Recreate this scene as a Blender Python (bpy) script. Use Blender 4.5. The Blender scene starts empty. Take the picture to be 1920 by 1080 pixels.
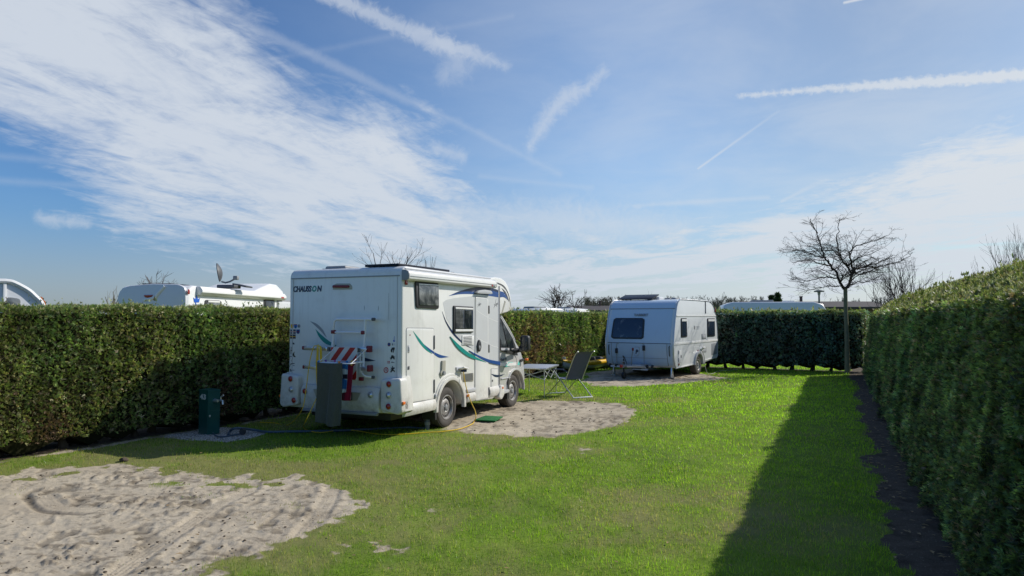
import bpy, bmesh, math, random
import numpy as np
from mathutils import Vector, Matrix
R_ = math.radians
random.seed(11); rng = np.random.default_rng(11)
C = bpy.context.scene.collection
SC = bpy.context.scene

# ------------------------------------------------------------------ camera
FPX, CAMH = 1280.0, 1.9
PITCH = math.atan(57/1280)
cam = bpy.data.cameras.new('camera'); cam.lens = 24.0; cam.sensor_width = 36.0; cam.sensor_fit = 'HORIZONTAL'
cam.clip_start = 0.05; cam.clip_end = 3000
camo = bpy.data.objects.new('camera', cam); C.objects.link(camo)
camo.location = (0, 0, CAMH); camo.rotation_euler = (math.pi/2+PITCH, 0, 0)
SC.camera = camo

# ------------------------------------------------------------------ light
SUN_AZ, SUN_EL = R_(69), R_(36.0)          # azimuth to the right of straight ahead
SKY_STRENGTH = 0.115
SC.view_settings.view_transform = 'Standard'; SC.view_settings.look = 'None'
SC.view_settings.gamma = 1.0; SC.view_settings.exposure = -0.12
sun = bpy.data.lights.new('sun', 'SUN'); sun.energy = 4.8; sun.angle = R_(0.53); sun.color = (1.0, 0.945, 0.86)
suno = bpy.data.objects.new('sun', sun); C.objects.link(suno)
sd = Vector((math.sin(SUN_AZ)*math.cos(SUN_EL), math.cos(SUN_AZ)*math.cos(SUN_EL), math.sin(SUN_EL)))
suno.rotation_euler = sd.to_track_quat('Z', 'Y').to_euler()
suno.location = (20, 10, 30)

# photograph pixel (1920 wide) -> ray / point on a real plane
def ray(px, py):
    c = (px-960)/FPX; d = -(py-540)/FPX
    return (c, math.cos(PITCH)-d*math.sin(PITCH), math.sin(PITCH)+d*math.cos(PITCH))
def ground(px, py, z=0.0):
    r = ray(px, py); t = (z-CAMH)/r[2]; return (r[0]*t, r[1]*t)
def at(px, py, Y):
    r = ray(px, py); t = Y/r[1]; return (r[0]*t, Y, CAMH+r[2]*t)
def uv(px, py):
    r = Vector(ray(px, py)).normalized(); return (math.atan2(r.x, r.y), math.asin(r.z))

# node helpers
def M(nt, op, a, b=None, c=None):
    n = nt.nodes.new('ShaderNodeMath'); n.operation = op
    for i, v in enumerate((a, b, c)):
        if v is None: continue
        if isinstance(v, (int, float)): n.inputs[i].default_value = v
        else: nt.links.new(v, n.inputs[i])
    return n.outputs[0]
def VM(nt, op, a, b=None, scale=None):
    n = nt.nodes.new('ShaderNodeVectorMath'); n.operation = op
    for i, v in enumerate((a, b)):
        if v is None: continue
        if isinstance(v, (tuple, list)): n.inputs[i].default_value = v
        else: nt.links.new(v, n.inputs[i])
    if scale is not None:
        if isinstance(scale, (int, float)): n.inputs['Scale'].default_value = scale
        else: nt.links.new(scale, n.inputs['Scale'])
    return n.outputs['Value'] if op in ('DOT_PRODUCT', 'LENGTH', 'DISTANCE') else n.outputs['Vector']
def SM(nt, v, a, b, lo=0.0, hi=1.0):
    n = nt.nodes.new('ShaderNodeMapRange'); n.interpolation_type = 'SMOOTHSTEP'
    nt.links.new(v, n.inputs['Value'])
    for k, q in (('From Min', a), ('From Max', b), ('To Min', lo), ('To Max', hi)): n.inputs[k].default_value = q
    return n.outputs['Result']
def NZ(nt, vec, scale, detail=4, rough=0.55, dist=0.0, dim='3D'):
    n = nt.nodes.new('ShaderNodeTexNoise'); n.noise_dimensions = dim
    if vec is not None: nt.links.new(vec, n.inputs['Vector'])
    n.inputs['Scale'].default_value = scale; n.inputs['Detail'].default_value = detail
    n.inputs['Roughness'].default_value = rough; n.inputs['Distortion'].default_value = dist
    return n.outputs['Fac']
def MIX(nt, f, a, b, blend='MIX'):
    n = nt.nodes.new('ShaderNodeMix'); n.data_type = 'RGBA'; n.blend_type = blend
    for k, v in ((0, f), (6, a), (7, b)):
        if isinstance(v, (int, float)): n.inputs[k].default_value = v
        elif isinstance(v, (tuple, list)): n.inputs[k].default_value = (*v[:3], 1)
        else: nt.links.new(v, n.inputs[k])
    return n.outputs[2]
def XYZ(nt, x, y, z):
    n = nt.nodes.new('ShaderNodeCombineXYZ')
    for i, v in enumerate((x, y, z)):
        if isinstance(v, (int, float)): n.inputs[i].default_value = v
        else: nt.links.new(v, n.inputs[i])
    return n.outputs[0]

# ------------------------------------------------------------------ sky with cirrus and contrails
def make_world():
    w = bpy.data.worlds.new('World'); SC.world = w; w.use_nodes = True
    nt = w.node_tree; nt.nodes.clear()
    out = nt.nodes.new('ShaderNodeOutputWorld'); bg = nt.nodes.new('ShaderNodeBackground')
    nt.links.new(bg.outputs[0], out.inputs['Surface']); bg.inputs['Strength'].default_value = SKY_STRENGTH
    sky = nt.nodes.new('ShaderNodeTexSky'); sky.sky_type = 'NISHITA'; sky.sun_disc = False
    sky.sun_elevation = SUN_EL; sky.sun_rotation = SUN_AZ
    sky.altitude = 0; sky.air_density = 1.0; sky.dust_density = 0.6; sky.ozone_density = 2.2
    tc = nt.nodes.new('ShaderNodeTexCoord'); sp = nt.nodes.new('ShaderNodeSeparateXYZ')
    D = tc.outputs['Generated']; nt.links.new(D, sp.inputs[0])
    dx, dy, dz = sp.outputs
    u = M(nt, 'ARCTAN2', dx, dy); v = M(nt, 'ARCSINE', dz)
    den = M(nt, 'ADD', M(nt, 'MAXIMUM', dz, 0.0), 0.10)
    P = XYZ(nt, M(nt, 'DIVIDE', dx, den), M(nt, 'DIVIDE', dy, den), 0.0)
    UV = XYZ(nt, u, v, 0.0)
    def pl(px, py):
        r = Vector(ray(px, py)).normalized(); q = max(r.z, 0)+.10; return Vector((r.x/q, r.y/q))
    # long streaks of the left cirrus bank, in the plane of the cloud layer
    def streak(pxa, pxb, along, across, seed, scale, detail, rough, dist):
        d = (pl(*pxb)-pl(*pxa)).normalized()
        a = VM(nt, 'DOT_PRODUCT', P, (d.x, d.y, 0)); b = VM(nt, 'DOT_PRODUCT', P, (-d.y, d.x, 0))
        return NZ(nt, XYZ(nt, M(nt, 'MULTIPLY', a, along), M(nt, 'MULTIPLY', b, across), seed), scale, detail, rough, dist)
    n_big = NZ(nt, VM(nt, 'ADD', P, (3.1, 1.7, 0)), 1.6, 5, 0.6, 0.4)
    n_l = streak((150, 100), (800, 420), 0.8, 2.0, 2.0, 2.4, 9, 0.64, 0.5)
    n_r = streak((1900, 300), (1000, 520), 0.9, 1.5, 7.0, 1.7, 9, 0.62, 0.7)
    n_f = NZ(nt, P, 11.0, 7, 0.68, 0.9)
    def cap(a, ra, b, rb, vec=UV):
        A = uv(*a); B = uv(*b); ba = (B[0]-A[0], B[1]-A[1]); L2 = ba[0]**2+ba[1]**2
        pa = VM(nt, 'SUBTRACT', vec, (A[0], A[1], 0))
        h = M(nt, 'MULTIPLY', VM(nt, 'DOT_PRODUCT', pa, (ba[0], ba[1], 0)), 1/L2)
        n = h.node; n.use_clamp = True
        q = VM(nt, 'SUBTRACT', pa, VM(nt, 'SCALE', XYZ(nt, ba[0], ba[1], 0.0), scale=h))
        r = M(nt, 'MULTIPLY_ADD', h, (rb-ra)/FPX, ra/FPX)
        return M(nt, 'SUBTRACT', VM(nt, 'LENGTH', q), r), h
    def union(lst):
        d = None
        for a, ra, b, rb in lst:
            k, _ = cap(a, ra, b, rb); d = k if d is None else M(nt, 'SMOOTH_MIN', d, k, 0.04)
        return d
    left = union([((-260, -90), 150, (150, 60), 135), ((150, 70), 130, (330, 160), 135), ((330, 190), 130, (520, 320), 135),
                  ((500, 330), 120, (720, 320), 105), ((700, 345), 115, (850, 470), 75), ((300, 300), 105, (560, 400), 100), ((560, 400), 85, (760, 450), 80),
                  ((640, 430), 60, (1000, 525), 50)])
    right = union([((2300, 300), 120, (1800, 385), 85), ((1800, 395), 80, (1480, 455), 55), ((1480, 470), 50, (950, 530), 45),
                   ((1950, 470), 50, (1450, 530), 45)])
    ln = M(nt, 'SUBTRACT', M(nt, 'MULTIPLY_ADD', n_l, 0.62, M(nt, 'MULTIPLY', n_big, 0.38)), 0.5)
    dl = M(nt, 'SUBTRACT', M(nt, 'SUBTRACT', left, M(nt, 'MULTIPLY_ADD', ln, 0.30, 0.008)), M(nt, 'MULTIPLY', M(nt, 'SUBTRACT', n_f, 0.5), 0.075))
    ml = M(nt, 'MULTIPLY', SM(nt, dl, 0.05, -0.085), SM(nt, M(nt, 'MULTIPLY_ADD', n_l, 0.75, M(nt, 'MULTIPLY', n_f, 0.25)), 0.27, 0.56, 0.62, 0.95))
    rn = M(nt, 'SUBTRACT', M(nt, 'MULTIPLY_ADD', n_r, 0.62, M(nt, 'MULTIPLY', n_big, 0.38)), 0.5)
    dr = M(nt, 'SUBTRACT', M(nt, 'SUBTRACT', right, M(nt, 'MULTIPLY', rn, 0.22)), M(nt, 'MULTIPLY', M(nt, 'SUBTRACT', n_f, 0.5), 0.045))
    mr = M(nt, 'MULTIPLY', SM(nt, dr, 0.035, -0.035), SM(nt, M(nt, 'MULTIPLY_ADD', n_r, 0.8, M(nt, 'MULTIPLY', n_f, 0.2)), 0.32, 0.54, 0.50, 1.0))
    # thin veil: everywhere a little, more toward the sun and the horizon
    veil = M(nt, 'MULTIPLY', SM(nt, n_big, 0.30, 0.75, 0.35, 1.0), M(nt, 'MULTIPLY', SM(nt, u, -0.45, 0.50, 0.03, 0.44), SM(nt, v, 0.02, 0.14, 0.8, 1.0)))
    low = M(nt, 'MULTIPLY', SM(nt, v, 0.16, 0.0), SM(nt, u, -0.62, 0.05, 0.24, 0.74))
    mask = M(nt, 'MAXIMUM', M(nt, 'MAXIMUM', ml, mr), M(nt, 'MAXIMUM', veil, low))
    # contrails and small wisps: (polyline with half widths in px, softness, strength, breakup)
    nfine = NZ(nt, D, 60.0, 6, 0.65, 0.6); npuff = NZ(nt, D, 130.0, 3, 0.6, 0.0)
    def trail(pts, soft, strength, brk, fade0=1.0, fade1=1.0, nz=nfine):
        res = None; n = len(pts)-1
        for i in range(n):
            (xa, ya, ra), (xb, yb, rb) = pts[i], pts[i+1]
            d, h = cap((xa, ya), ra, (xb, yb), rb)
            d = M(nt, 'SUBTRACT', d, M(nt, 'MULTIPLY', M(nt, 'SUBTRACT', nz, 0.5), brk/FPX))
            f0 = fade0+(fade1-fade0)*i/n; f1 = fade0+(fade1-fade0)*(i+1)/n
            k = M(nt, 'MULTIPLY', SM(nt, d, soft/FPX, -soft/FPX), M(nt, 'MULTIPLY_ADD', h, (f1-f0)*strength, f0*strength))
            res = k if res is None else M(nt, 'MAXIMUM', res, k)
        return res
    T = [trail([(590, -20, 9), (690, 22, 12), (800, 72, 13), (880, 98, 10), (950, 124, 5)], 10, 0.62, 36, 0.95, 0.6),
         trail([(820, 75, 8), (860, 118, 22), (835, 140, 14)], 22, 0.30, 60),
         trail([(380, 5, 5), (500, 62, 7), (640, 128, 8), (760, 186, 6), (860, 230, 4), (1050, 326, 3)], 7, 0.25, 12, 1.0, 0.7),
         trail([(460, 118, 3), (720, 70, 4), (960, 30, 3)], 6, 0.09, 6),
         trail([(1385, 180, 2.2), (1560, 165, 5), (1720, 154, 7), (1930, 139, 8)], 4, 0.85, 15, 0.75, 1.0, npuff),
         trail([(1309, 316, 1.2), (1380, 265, 2), (1460, 208, 2)], 2, 0.62, 2, 1.0, 0.15),
         trail([(1466, 377, 1.5), (1560, 330, 5)], 3, 0.45, 3, 1.0, 0.0),
         trail([(994, 275, 4), (1030, 215, 13), (1065, 178, 13), (1100, 168, 8), (1132, 132, 4)], 14, 0.46, 42),
         trail([(1583, 5, 1.6), (1640, -8, 2)], 2, 0.8, 2),
         trail([(1190, 386, 3), (1300, 379, 4), (1440, 370, 3)], 4, 0.30, 6),
         trail([(1680, 470, 6), (1780, 436, 9), (1900, 424, 8)], 8, 0.40, 14),
         trail([(75, 408, 6), (110, 414, 8), (160, 420, 5)], 9, 0.50, 26), trail([(190, 396, 3), (272, 411, 4)], 6, 0.35, 18),
         trail([(358, 435, 3), (400, 446, 5), (455, 459, 4)], 7, 0.55, 14), trail([(215, 431, 3), (270, 432, 3)], 5, 0.4, 12),
         trail([(-10, 292, 4), (160, 306, 5)], 6, 0.16, 8), trail([(-10, 338, 4), (190, 350, 4)], 6, 0.16, 8),
         trail([(850, 405, 20), (1080, 418, 30), (1270, 428, 10)], 34, 0.55, 70),
         trail([(820, 280, 10), (868, 292, 8)], 14, 0.4, 40),
         trail([(900, 330, 3), (1110, 352, 4)], 5, 0.14, 6)]
    for t in T: mask = M(nt, 'ADD', mask, M(nt, 'MULTIPLY', t, M(nt, 'SUBTRACT', 1.0, mask)))
    mask = M(nt, 'MINIMUM', mask, 0.97)
    sunward = SM(nt, u, -0.7, 0.8)
    cc = MIX(nt, sunward, (5.9, 6.45, 7.25), (6.7, 7.1, 7.55))
    hz = SM(nt, v, 0.0, 0.25)
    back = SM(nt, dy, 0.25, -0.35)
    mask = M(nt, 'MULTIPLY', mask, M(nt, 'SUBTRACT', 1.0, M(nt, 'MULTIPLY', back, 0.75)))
    cc = MIX(nt, hz, MIX(nt, sunward, (5.2, 5.9, 6.8), (6.1, 6.7, 7.4)), cc)
    skyc = MIX(nt, 1.0, sky.outputs[0], MIX(nt, SM(nt, u, -0.62, 0.25), MIX(nt, SM(nt, v, 0.02, 0.16), (0.50, 0.62, 0.86), (0.52, 0.79, 1.10)), MIX(nt, SM(nt, u, 0.1, 0.55), MIX(nt, SM(nt, v, 0.02, 0.24), (0.70, 0.84, 1.02), (1.04, 1.18, 1.30)), (0.80, 0.89, 0.95))), 'MULTIPLY')
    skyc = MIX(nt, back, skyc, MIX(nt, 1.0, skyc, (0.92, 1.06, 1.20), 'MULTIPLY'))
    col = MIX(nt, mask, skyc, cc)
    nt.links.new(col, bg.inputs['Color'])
make_world()

# ------------------------------------------------------------------ object helpers
def link(o, parent=None):
    C.objects.link(o)
    if parent is not None: o.parent = parent
    return o
def tag(o, label, cat, group=None):
    o['label'] = label; o['category'] = cat
    if group: o['group'] = group
    return o
def thing(name, label, cat, loc=(0, 0, 0), rotz=0.0, group=None):
    o = bpy.data.objects.new(name, None); o.empty_display_size = 0.2; C.objects.link(o)
    o.location = loc; o.rotation_euler = (0, 0, rotz)
    return tag(o, label, cat, group)
def structure(o, kind='structure'):
    o['kind'] = kind; return o
def finish(me, smooth, angle):
    if smooth:
        me.polygons.foreach_set('use_smooth', np.ones(len(me.polygons), dtype=bool))
        me.set_sharp_from_angle(angle=R_(angle))
def mesh_np(name, V, F, mat, parent=None, col=None, smooth=False, attr='col'):
    V = np.asarray(V, dtype=np.float32); F = np.asarray(F, dtype=np.int32); k = F.shape[1]
    me = bpy.data.meshes.new(name)
    me.vertices.add(len(V)); me.vertices.foreach_set('co', V.ravel())
    me.loops.add(F.size); me.loops.foreach_set('vertex_index', F.ravel())
    me.polygons.add(len(F)); me.polygons.foreach_set('loop_start', np.arange(0, F.size, k, dtype=np.int32))
    me.update(calc_edges=True)
    if smooth: me.polygons.foreach_set('use_smooth', np.ones(len(F), dtype=bool))
    if col is not None:
        a = me.color_attributes.new(attr, 'FLOAT_COLOR', 'POINT'); c = np.ones((len(V), 4), dtype=np.float32); c[:, :col.shape[1]] = col
        a.data.foreach_set('color', c.ravel())
    me.materials.append(mat)
    return link(bpy.data.objects.new(name, me), parent)

def roundpoly(pts, r, n=4):
    out = []; k = len(pts)
    for i in range(k):
        p0, p, p2 = Vector(pts[i-1]), Vector(pts[i]), Vector(pts[(i+1) % k])
        a, b = (p0-p), (p2-p); rr = min(r, a.length*.45, b.length*.45)
        s, e = p+a.normalized()*rr, p+b.normalized()*rr
        for j in range(n+1):
            t = j/n; out.append(tuple(s*(1-t)**2+p*2*t*(1-t)+e*t*t))
    return out
def rect(a0, b0, a1, b1): return [(a0, b0), (a1, b0), (a1, b1), (a0, b1)]
def catmull(pts, n=8):
    P = [Vector(p) for p in pts]; P = [P[0]*2-P[1]]+P+[P[-1]*2-P[-2]]; out = []
    for i in range(1, len(P)-2):
        for j in range(n):
            t = j/n; a, b, c, d = P[i-1:i+3]
            out.append(0.5*((2*b)+(c-a)*t+(2*a-5*b+4*c-d)*t*t+(3*b-a-3*c+d)*t**3))
    out.append(P[-2]); return out
def strip(pts, w, n=6):
    """flat curved band: centre line + half widths -> outline"""
    q = catmull([(p[0], p[1], ww) for p, ww in zip(pts, w)], n); L, Rr = [], []
    for i, p in enumerate(q):
        d = (q[min(i+1, len(q)-1)]-q[max(i-1, 0)]); d = Vector((d.x, d.y)).normalized(); nn = Vector((-d.y, d.x))
        c = Vector((p.x, p.y)); ww = max(p.z, 0.0008); L.append(tuple(c+nn*ww)); Rr.append(tuple(c-nn*ww))
    return L+Rr[::-1]

class MB:
    def __init__(s): s.v = []; s.f = []; s.m = []
    def add(s, vs, fs, mi=0):
        o = len(s.v); s.v.extend([tuple(v) for v in vs]); s.f.extend([tuple(i+o for i in f) for f in fs]); s.m.extend([mi]*len(fs)); return s
    def addbm(s, bm, mi=0):
        bm.verts.ensure_lookup_table(); bm.verts.index_update()
        s.add([v.co for v in bm.verts], [[v.index for v in f.verts] for f in bm.faces], mi); bm.free(); return s
    def box(s, c, size, bevel=0.0, rot=None, mi=0, seg=2):
        bm = bmesh.new(); bmesh.ops.create_cube(bm, size=1.0)
        for v in bm.verts: v.co = Vector((v.co.x*size[0], v.co.y*size[1], v.co.z*size[2]))
        if bevel: bmesh.ops.bevel(bm, geom=list(bm.edges), offset=bevel, segments=seg, profile=0.5, affect='EDGES')
        for v in bm.verts:
            if rot is not None: v.co = rot @ v.co
            v.co += Vector(c)
        return s.addbm(bm, mi)
    def prism(s, poly, plane, d0, d1, bevel=0.0, mi=0, seg=2, fn=None):
        """outline in a plane ('xz','yz','xy') extruded along the third axis from d0 to d1"""
        def P3(a, b, d):
            return {'xz': (a, d, b), 'yz': (d, a, b), 'xy': (a, b, d)}[plane]
        bm = bmesh.new(); vs = [bm.verts.new(P3(a, b, d0)) for a, b in poly]; f = bm.faces.new(vs)
        ex = bmesh.ops.extrude_face_region(bm, geom=[f]); nv = [g for g in ex['geom'] if isinstance(g, bmesh.types.BMVert)]
        off = Vector(P3(0, 0, d1-d0))
        for v in nv: v.co += off
        bmesh.ops.recalc_face_normals(bm, faces=list(bm.faces))
        if bevel:
            ax = off.normalized(); es = [e for e in bm.edges if abs((e.verts[0].co-e.verts[1].co).dot(ax)) < 1e-6]
            bmesh.ops.bevel(bm, geom=es, offset=bevel, segments=seg, profile=0.5, affect='EDGES', clamp_overlap=True)
        bmesh.ops.triangulate(bm, faces=[fc for fc in bm.faces if len(fc.verts) > 4])
        if fn:
            for v in bm.verts: v.co = fn(v.co)
        return s.addbm(bm, mi)
    def tube(s, pts, r, n=8, mi=0, closed=False):
        P = [Vector(p) for p in pts]; k = len(P)
        rr = [r]*k if isinstance(r, (int, float)) else list(r); vs = []; fs = []
        up = None
        for i in range(k):
            t = (P[(i+1) % k]-P[i-1]) if closed else (P[min(i+1, k-1)]-P[max(i-1, 0)])
            t = t.normalized() if t.length > 1e-9 else Vector((0, 0, 1))
            if up is None: up = t.orthogonal().normalized()
            up = (up-t*up.dot(t)); up = up.normalized() if up.length > 1e-6 else t.orthogonal().normalized()
            b = t.cross(up)
            for j in range(n):
                a = 2*math.pi*j/n; vs.append(P[i]+(up*math.cos(a)+b*math.sin(a))*rr[i])
        for i in range(k if closed else k-1):
            i2 = (i+1) % k
            for j in range(n):
                j2 = (j+1) % n; fs.append((i*n+j, i*n+j2, i2*n+j2, i2*n+j))
        if not closed and n > 3: fs.append(tuple(range(n))[::-1]); fs.append(tuple((k-1)*n+j for j in range(n)))
        return s.add(vs, fs, mi)
    def lathe(s, c, axis, prof, n=32, mi=0):
        vs = []; fs = []; k = len(prof)
        for (r, h) in prof:
            for j in range(n):
                a = 2*math.pi*j/n; u, w = r*math.cos(a), r*math.sin(a)
                p = {'x': (h, u, w), 'y': (u, h, w), 'z': (u, w, h)}[axis]; vs.append((p[0]+c[0], p[1]+c[1], p[2]+c[2]))
        for i in range(k-1):
            for j in range(n):
                j2 = (j+1) % n; fs.append((i*n+j, i*n+j2, (i+1)*n+j2, (i+1)*n+j))
        return s.add(vs, fs, mi)
    def build(s, name, mats, parent=None, smooth=True, angle=38, fix=True):
        me = bpy.data.meshes.new(name); me.from_pydata(s.v, [], s.f); me.update()
        if not isinstance(mats, (list, tuple)): mats = [mats]
        for m in mats: me.materials.append(m)
        if len(mats) > 1: me.polygons.foreach_set('material_index', np.array(s.m, dtype=np.int32))
        if fix:
            bm = bmesh.new(); bm.from_mesh(me); bmesh.ops.recalc_face_normals(bm, faces=list(bm.faces)); bm.to_mesh(me); bm.free()
        finish(me, smooth, angle)
        return link(bpy.data.objects.new(name, me), parent)

def text_mesh(name, s, size, mat, parent, mtx, extrude=0.001, shear=0.0, bold=0.0, width=None):
    cu = bpy.data.curves.new(name, 'FONT'); cu.body = s; cu.size = size; cu.extrude = extrude; cu.shear = shear; cu.offset = bold
    cu.align_x = 'LEFT'; cu.align_y = 'BOTTOM_BASELINE'
    o = bpy.data.objects.new(name+'_src', cu); C.objects.link(o)
    dg = bpy.context.evaluated_depsgraph_get(); me = bpy.data.meshes.new_from_object(o.evaluated_get(dg))
    bpy.data.objects.remove(o); bpy.data.curves.remove(cu)
    V = np.zeros(len(me.vertices)*3); me.vertices.foreach_get('co', V); V = V.reshape(-1, 3)
    sx = 1.0 if width is None else width/(V[:, 0].max()-V[:, 0].min())
    for v in me.vertices:
        c = v.co.copy(); c.x = (c.x-V[:, 0].min())*sx; v.co = mtx @ c
    me.materials.clear(); me.materials.append(mat); me.name = name
    return link(bpy.data.objects.new(name, me), parent)
def text_side(x, y, z): return Matrix(((1, 0, 0, x), (0, 0, -1, y), (0, 1, 0, z), (0, 0, 0, 1)))
def text_rear(x, y, z): return Matrix(((0, 0, -1, x), (-1, 0, 0, y), (0, 1, 0, z), (0, 0, 0, 1)))

class Frame:
    """vehicle frame: local x = forward, y = left, z = up, origin on the ground at the near right corner"""
    def __init__(s, o, a):
        s.ox, s.oy = o; s.f = (math.sin(a), math.cos(a)); s.l = (-math.cos(a), math.sin(a)); s.rotz = math.pi/2-a
    def _hit(s, px, py, n, k):
        r = ray(px, py); t = (k+s.ox*n[0]+s.oy*n[1])/(r[0]*n[0]+r[1]*n[1]); return r[0]*t-s.ox, r[1]*t-s.oy, CAMH+r[2]*t
    def side(s, px, py, y=0.0):
        X, Y, Z = s._hit(px, py, s.l, y); return (X*s.f[0]+Y*s.f[1], Z)
    def rear(s, px, py, x=0.0):
        X, Y, Z = s._hit(px, py, s.f, x); return (X*s.l[0]+Y*s.l[1], Z)

# numpy noise
def _hash(ix, iy, seed):
    h = (ix.astype(np.int64)*374761393+iy.astype(np.int64)*668265263+seed*144269504) & 0xffffffff
    h = ((h ^ (h >> 13))*1274126177) & 0xffffffff; h = (h ^ (h >> 16)) & 0xffffffff
    return h/4294967295.0
def vnoise(x, y, seed=0):
    ix, iy = np.floor(x), np.floor(y); fx, fy = x-ix, y-iy; fx = fx*fx*(3-2*fx); fy = fy*fy*(3-2*fy)
    ix = ix.astype(np.int64); iy = iy.astype(np.int64)
    a, b, c, d = _hash(ix, iy, seed), _hash(ix+1, iy, seed), _hash(ix, iy+1, seed), _hash(ix+1, iy+1, seed)
    return (a*(1-fx)+b*fx)*(1-fy)+(c*(1-fx)+d*fx)*fy
def fbm(x, y, o=4, seed=0, g=0.5):
    t = 0; a = 1; n = 0
    for i in range(o): t = t+a*vnoise(x*2**i+17.3*i, y*2**i-9.1*i, seed+i); n += a; a *= g
    return t/n
def sstep(a, b, x):
    t = np.clip((x-a)/(b-a), 0, 1); return t*t*(3-2*t)
def sdf_poly(X, Y, poly):
    d = np.full(X.shape, 1e9); ins = np.zeros(X.shape, dtype=bool); k = len(poly)
    for i in range(k):
        (x0, y0), (x1, y1) = poly[i-1], poly[i]
        ex, ey = x1-x0, y1-y0; t = np.clip(((X-x0)*ex+(Y-y0)*ey)/(ex*ex+ey*ey+1e-12), 0, 1)
        d = np.minimum(d, np.hypot(X-x0-ex*t, Y-y0-ey*t))
        c = ((y0 > Y) != (y1 > Y)) & (X < (x1-x0)*(Y-y0)/(y1-y0+1e-12)+x0); ins ^= c
    return np.where(ins, -d, d)

# ------------------------------------------------------------------ materials
def principled(name):
    m = bpy.data.materials.new(name); m.use_nodes = True; nt = m.node_tree
    return m, nt, nt.nodes['Principled BSDF']
def simple(name, col, rough=0.5, metal=0.0, var=0.12, scale=8.0, coat=0.0, bump=0.0, bscale=60.0, spec=0.5):
    m, nt, b = principled(name); tc = nt.nodes.new('ShaderNodeTexCoord'); O = tc.outputs['Object']
    n = NZ(nt, O, scale, 5, 0.6)
    c = MIX(nt, n, tuple(max(0, q*(1-var)) for q in col), tuple(min(1, q*(1+var)) for q in col))
    nt.links.new(c, b.inputs['Base Color'])
    nt.links.new(SM(nt, n, 0.2, 0.8, max(0.02, rough-0.06), min(1, rough+0.06)), b.inputs['Roughness'])
    b.inputs['Metallic'].default_value = metal; b.inputs['Coat Weight'].default_value = coat; b.inputs['Specular IOR Level'].default_value = spec
    if bump:
        bp = nt.nodes.new('ShaderNodeBump'); bp.inputs['Strength'].default_value = bump; bp.inputs['Distance'].default_value = 0.01
        nt.links.new(NZ(nt, O, bscale, 5, 0.6), bp.inputs['Height']); nt.links.new(bp.outputs[0], b.inputs['Normal'])
    return m
def painted(name, col, rough=0.3, dirt=(0.30, 0.27, 0.22), amount=0.35, streak=True, metal=0.0, low=0.8, coat=0.15):
    """vehicle paint with road dirt: vertical run marks and splash low down"""
    m, nt, b = principled(name); tc = nt.nodes.new('ShaderNodeTexCoord'); O = tc.outputs['Object']
    sp = nt.nodes.new('ShaderNodeSeparateXYZ'); nt.links.new(O, sp.inputs[0]); x, y, z = sp.outputs
    st = NZ(nt, XYZ(nt, M(nt, 'MULTIPLY', x, 14.0), M(nt, 'MULTIPLY', y, 14.0), M(nt, 'MULTIPLY', z, 0.7)), 1.0, 5, 0.65)
    bl = NZ(nt, O, 3.0, 6, 0.62)
    d = M(nt, 'MULTIPLY', SM(nt, st, 0.50, 0.85), 0.5 if streak else 0.15)
    d = M(nt, 'ADD', d, M(nt, 'MULTIPLY', SM(nt, bl, 0.48, 0.8), 0.35))
    sl = M(nt, 'MULTIPLY', SM(nt, z, low, low-0.55), SM(nt, NZ(nt, O, 9.0, 6, 0.7), 0.30, 0.75))
    d = M(nt, 'MULTIPLY', M(nt, 'ADD', d, sl), amount); d.node.use_clamp = True
    nt.links.new(MIX(nt, d, col, dirt), b.inputs['Base Color'])
    nt.links.new(SM(nt, d, 0.0, 0.5, rough, 0.6), b.inputs['Roughness'])
    b.inputs['Metallic'].default_value = metal; b.inputs['Coat Weight'].default_value = coat; b.inputs['Coat Roughness'].default_value = 0.15
    bp = nt.nodes.new('ShaderNodeBump'); bp.inputs['Strength'].default_value = 0.06; bp.inputs['Distance'].default_value = 0.02
    nt.links.new(NZ(nt, O, 2.2, 2, 0.5), bp.inputs['Height']); nt.links.new(bp.outputs[0], b.inputs['Normal'])
    return m
def glassy(name, col=(0.015, 0.02, 0.024), hi=(0.10, 0.11, 0.115), rough=0.06, scale=5.0, t0=0.5, t1=0.8):
    m, nt, b = principled(name); tc = nt.nodes.new('ShaderNodeTexCoord'); O = tc.outputs['Object']
    n = NZ(nt, O, scale, 4, 0.6, 0.8)
    nt.links.new(MIX(nt, SM(nt, n, t0, t1), col, hi), b.inputs['Base Color'])  # paler noise patches paint reflections into the base colour
    b.inputs['Roughness'].default_value = rough; b.inputs['Specular IOR Level'].default_value = 0.6
    return m
def blind_glass(name):
    m, nt, b = principled(name); tc = nt.nodes.new('ShaderNodeTexCoord'); sp = nt.nodes.new('ShaderNodeSeparateXYZ'); nt.links.new(tc.outputs['Object'], sp.inputs[0])
    w = M(nt, 'FRACT', M(nt, 'MULTIPLY', sp.outputs[2], 42.0)); n = NZ(nt, tc.outputs['Object'], 4.0, 3)
    s = M(nt, 'MULTIPLY', SM(nt, w, 0.35, 0.7), SM(nt, n, 0.4, 0.65, 0.15, 1.0))
    nt.links.new(MIX(nt, s, (0.03, 0.035, 0.04), (0.17, 0.175, 0.17)), b.inputs['Base Color']); b.inputs['Roughness'].default_value = 0.1
    return m
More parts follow.
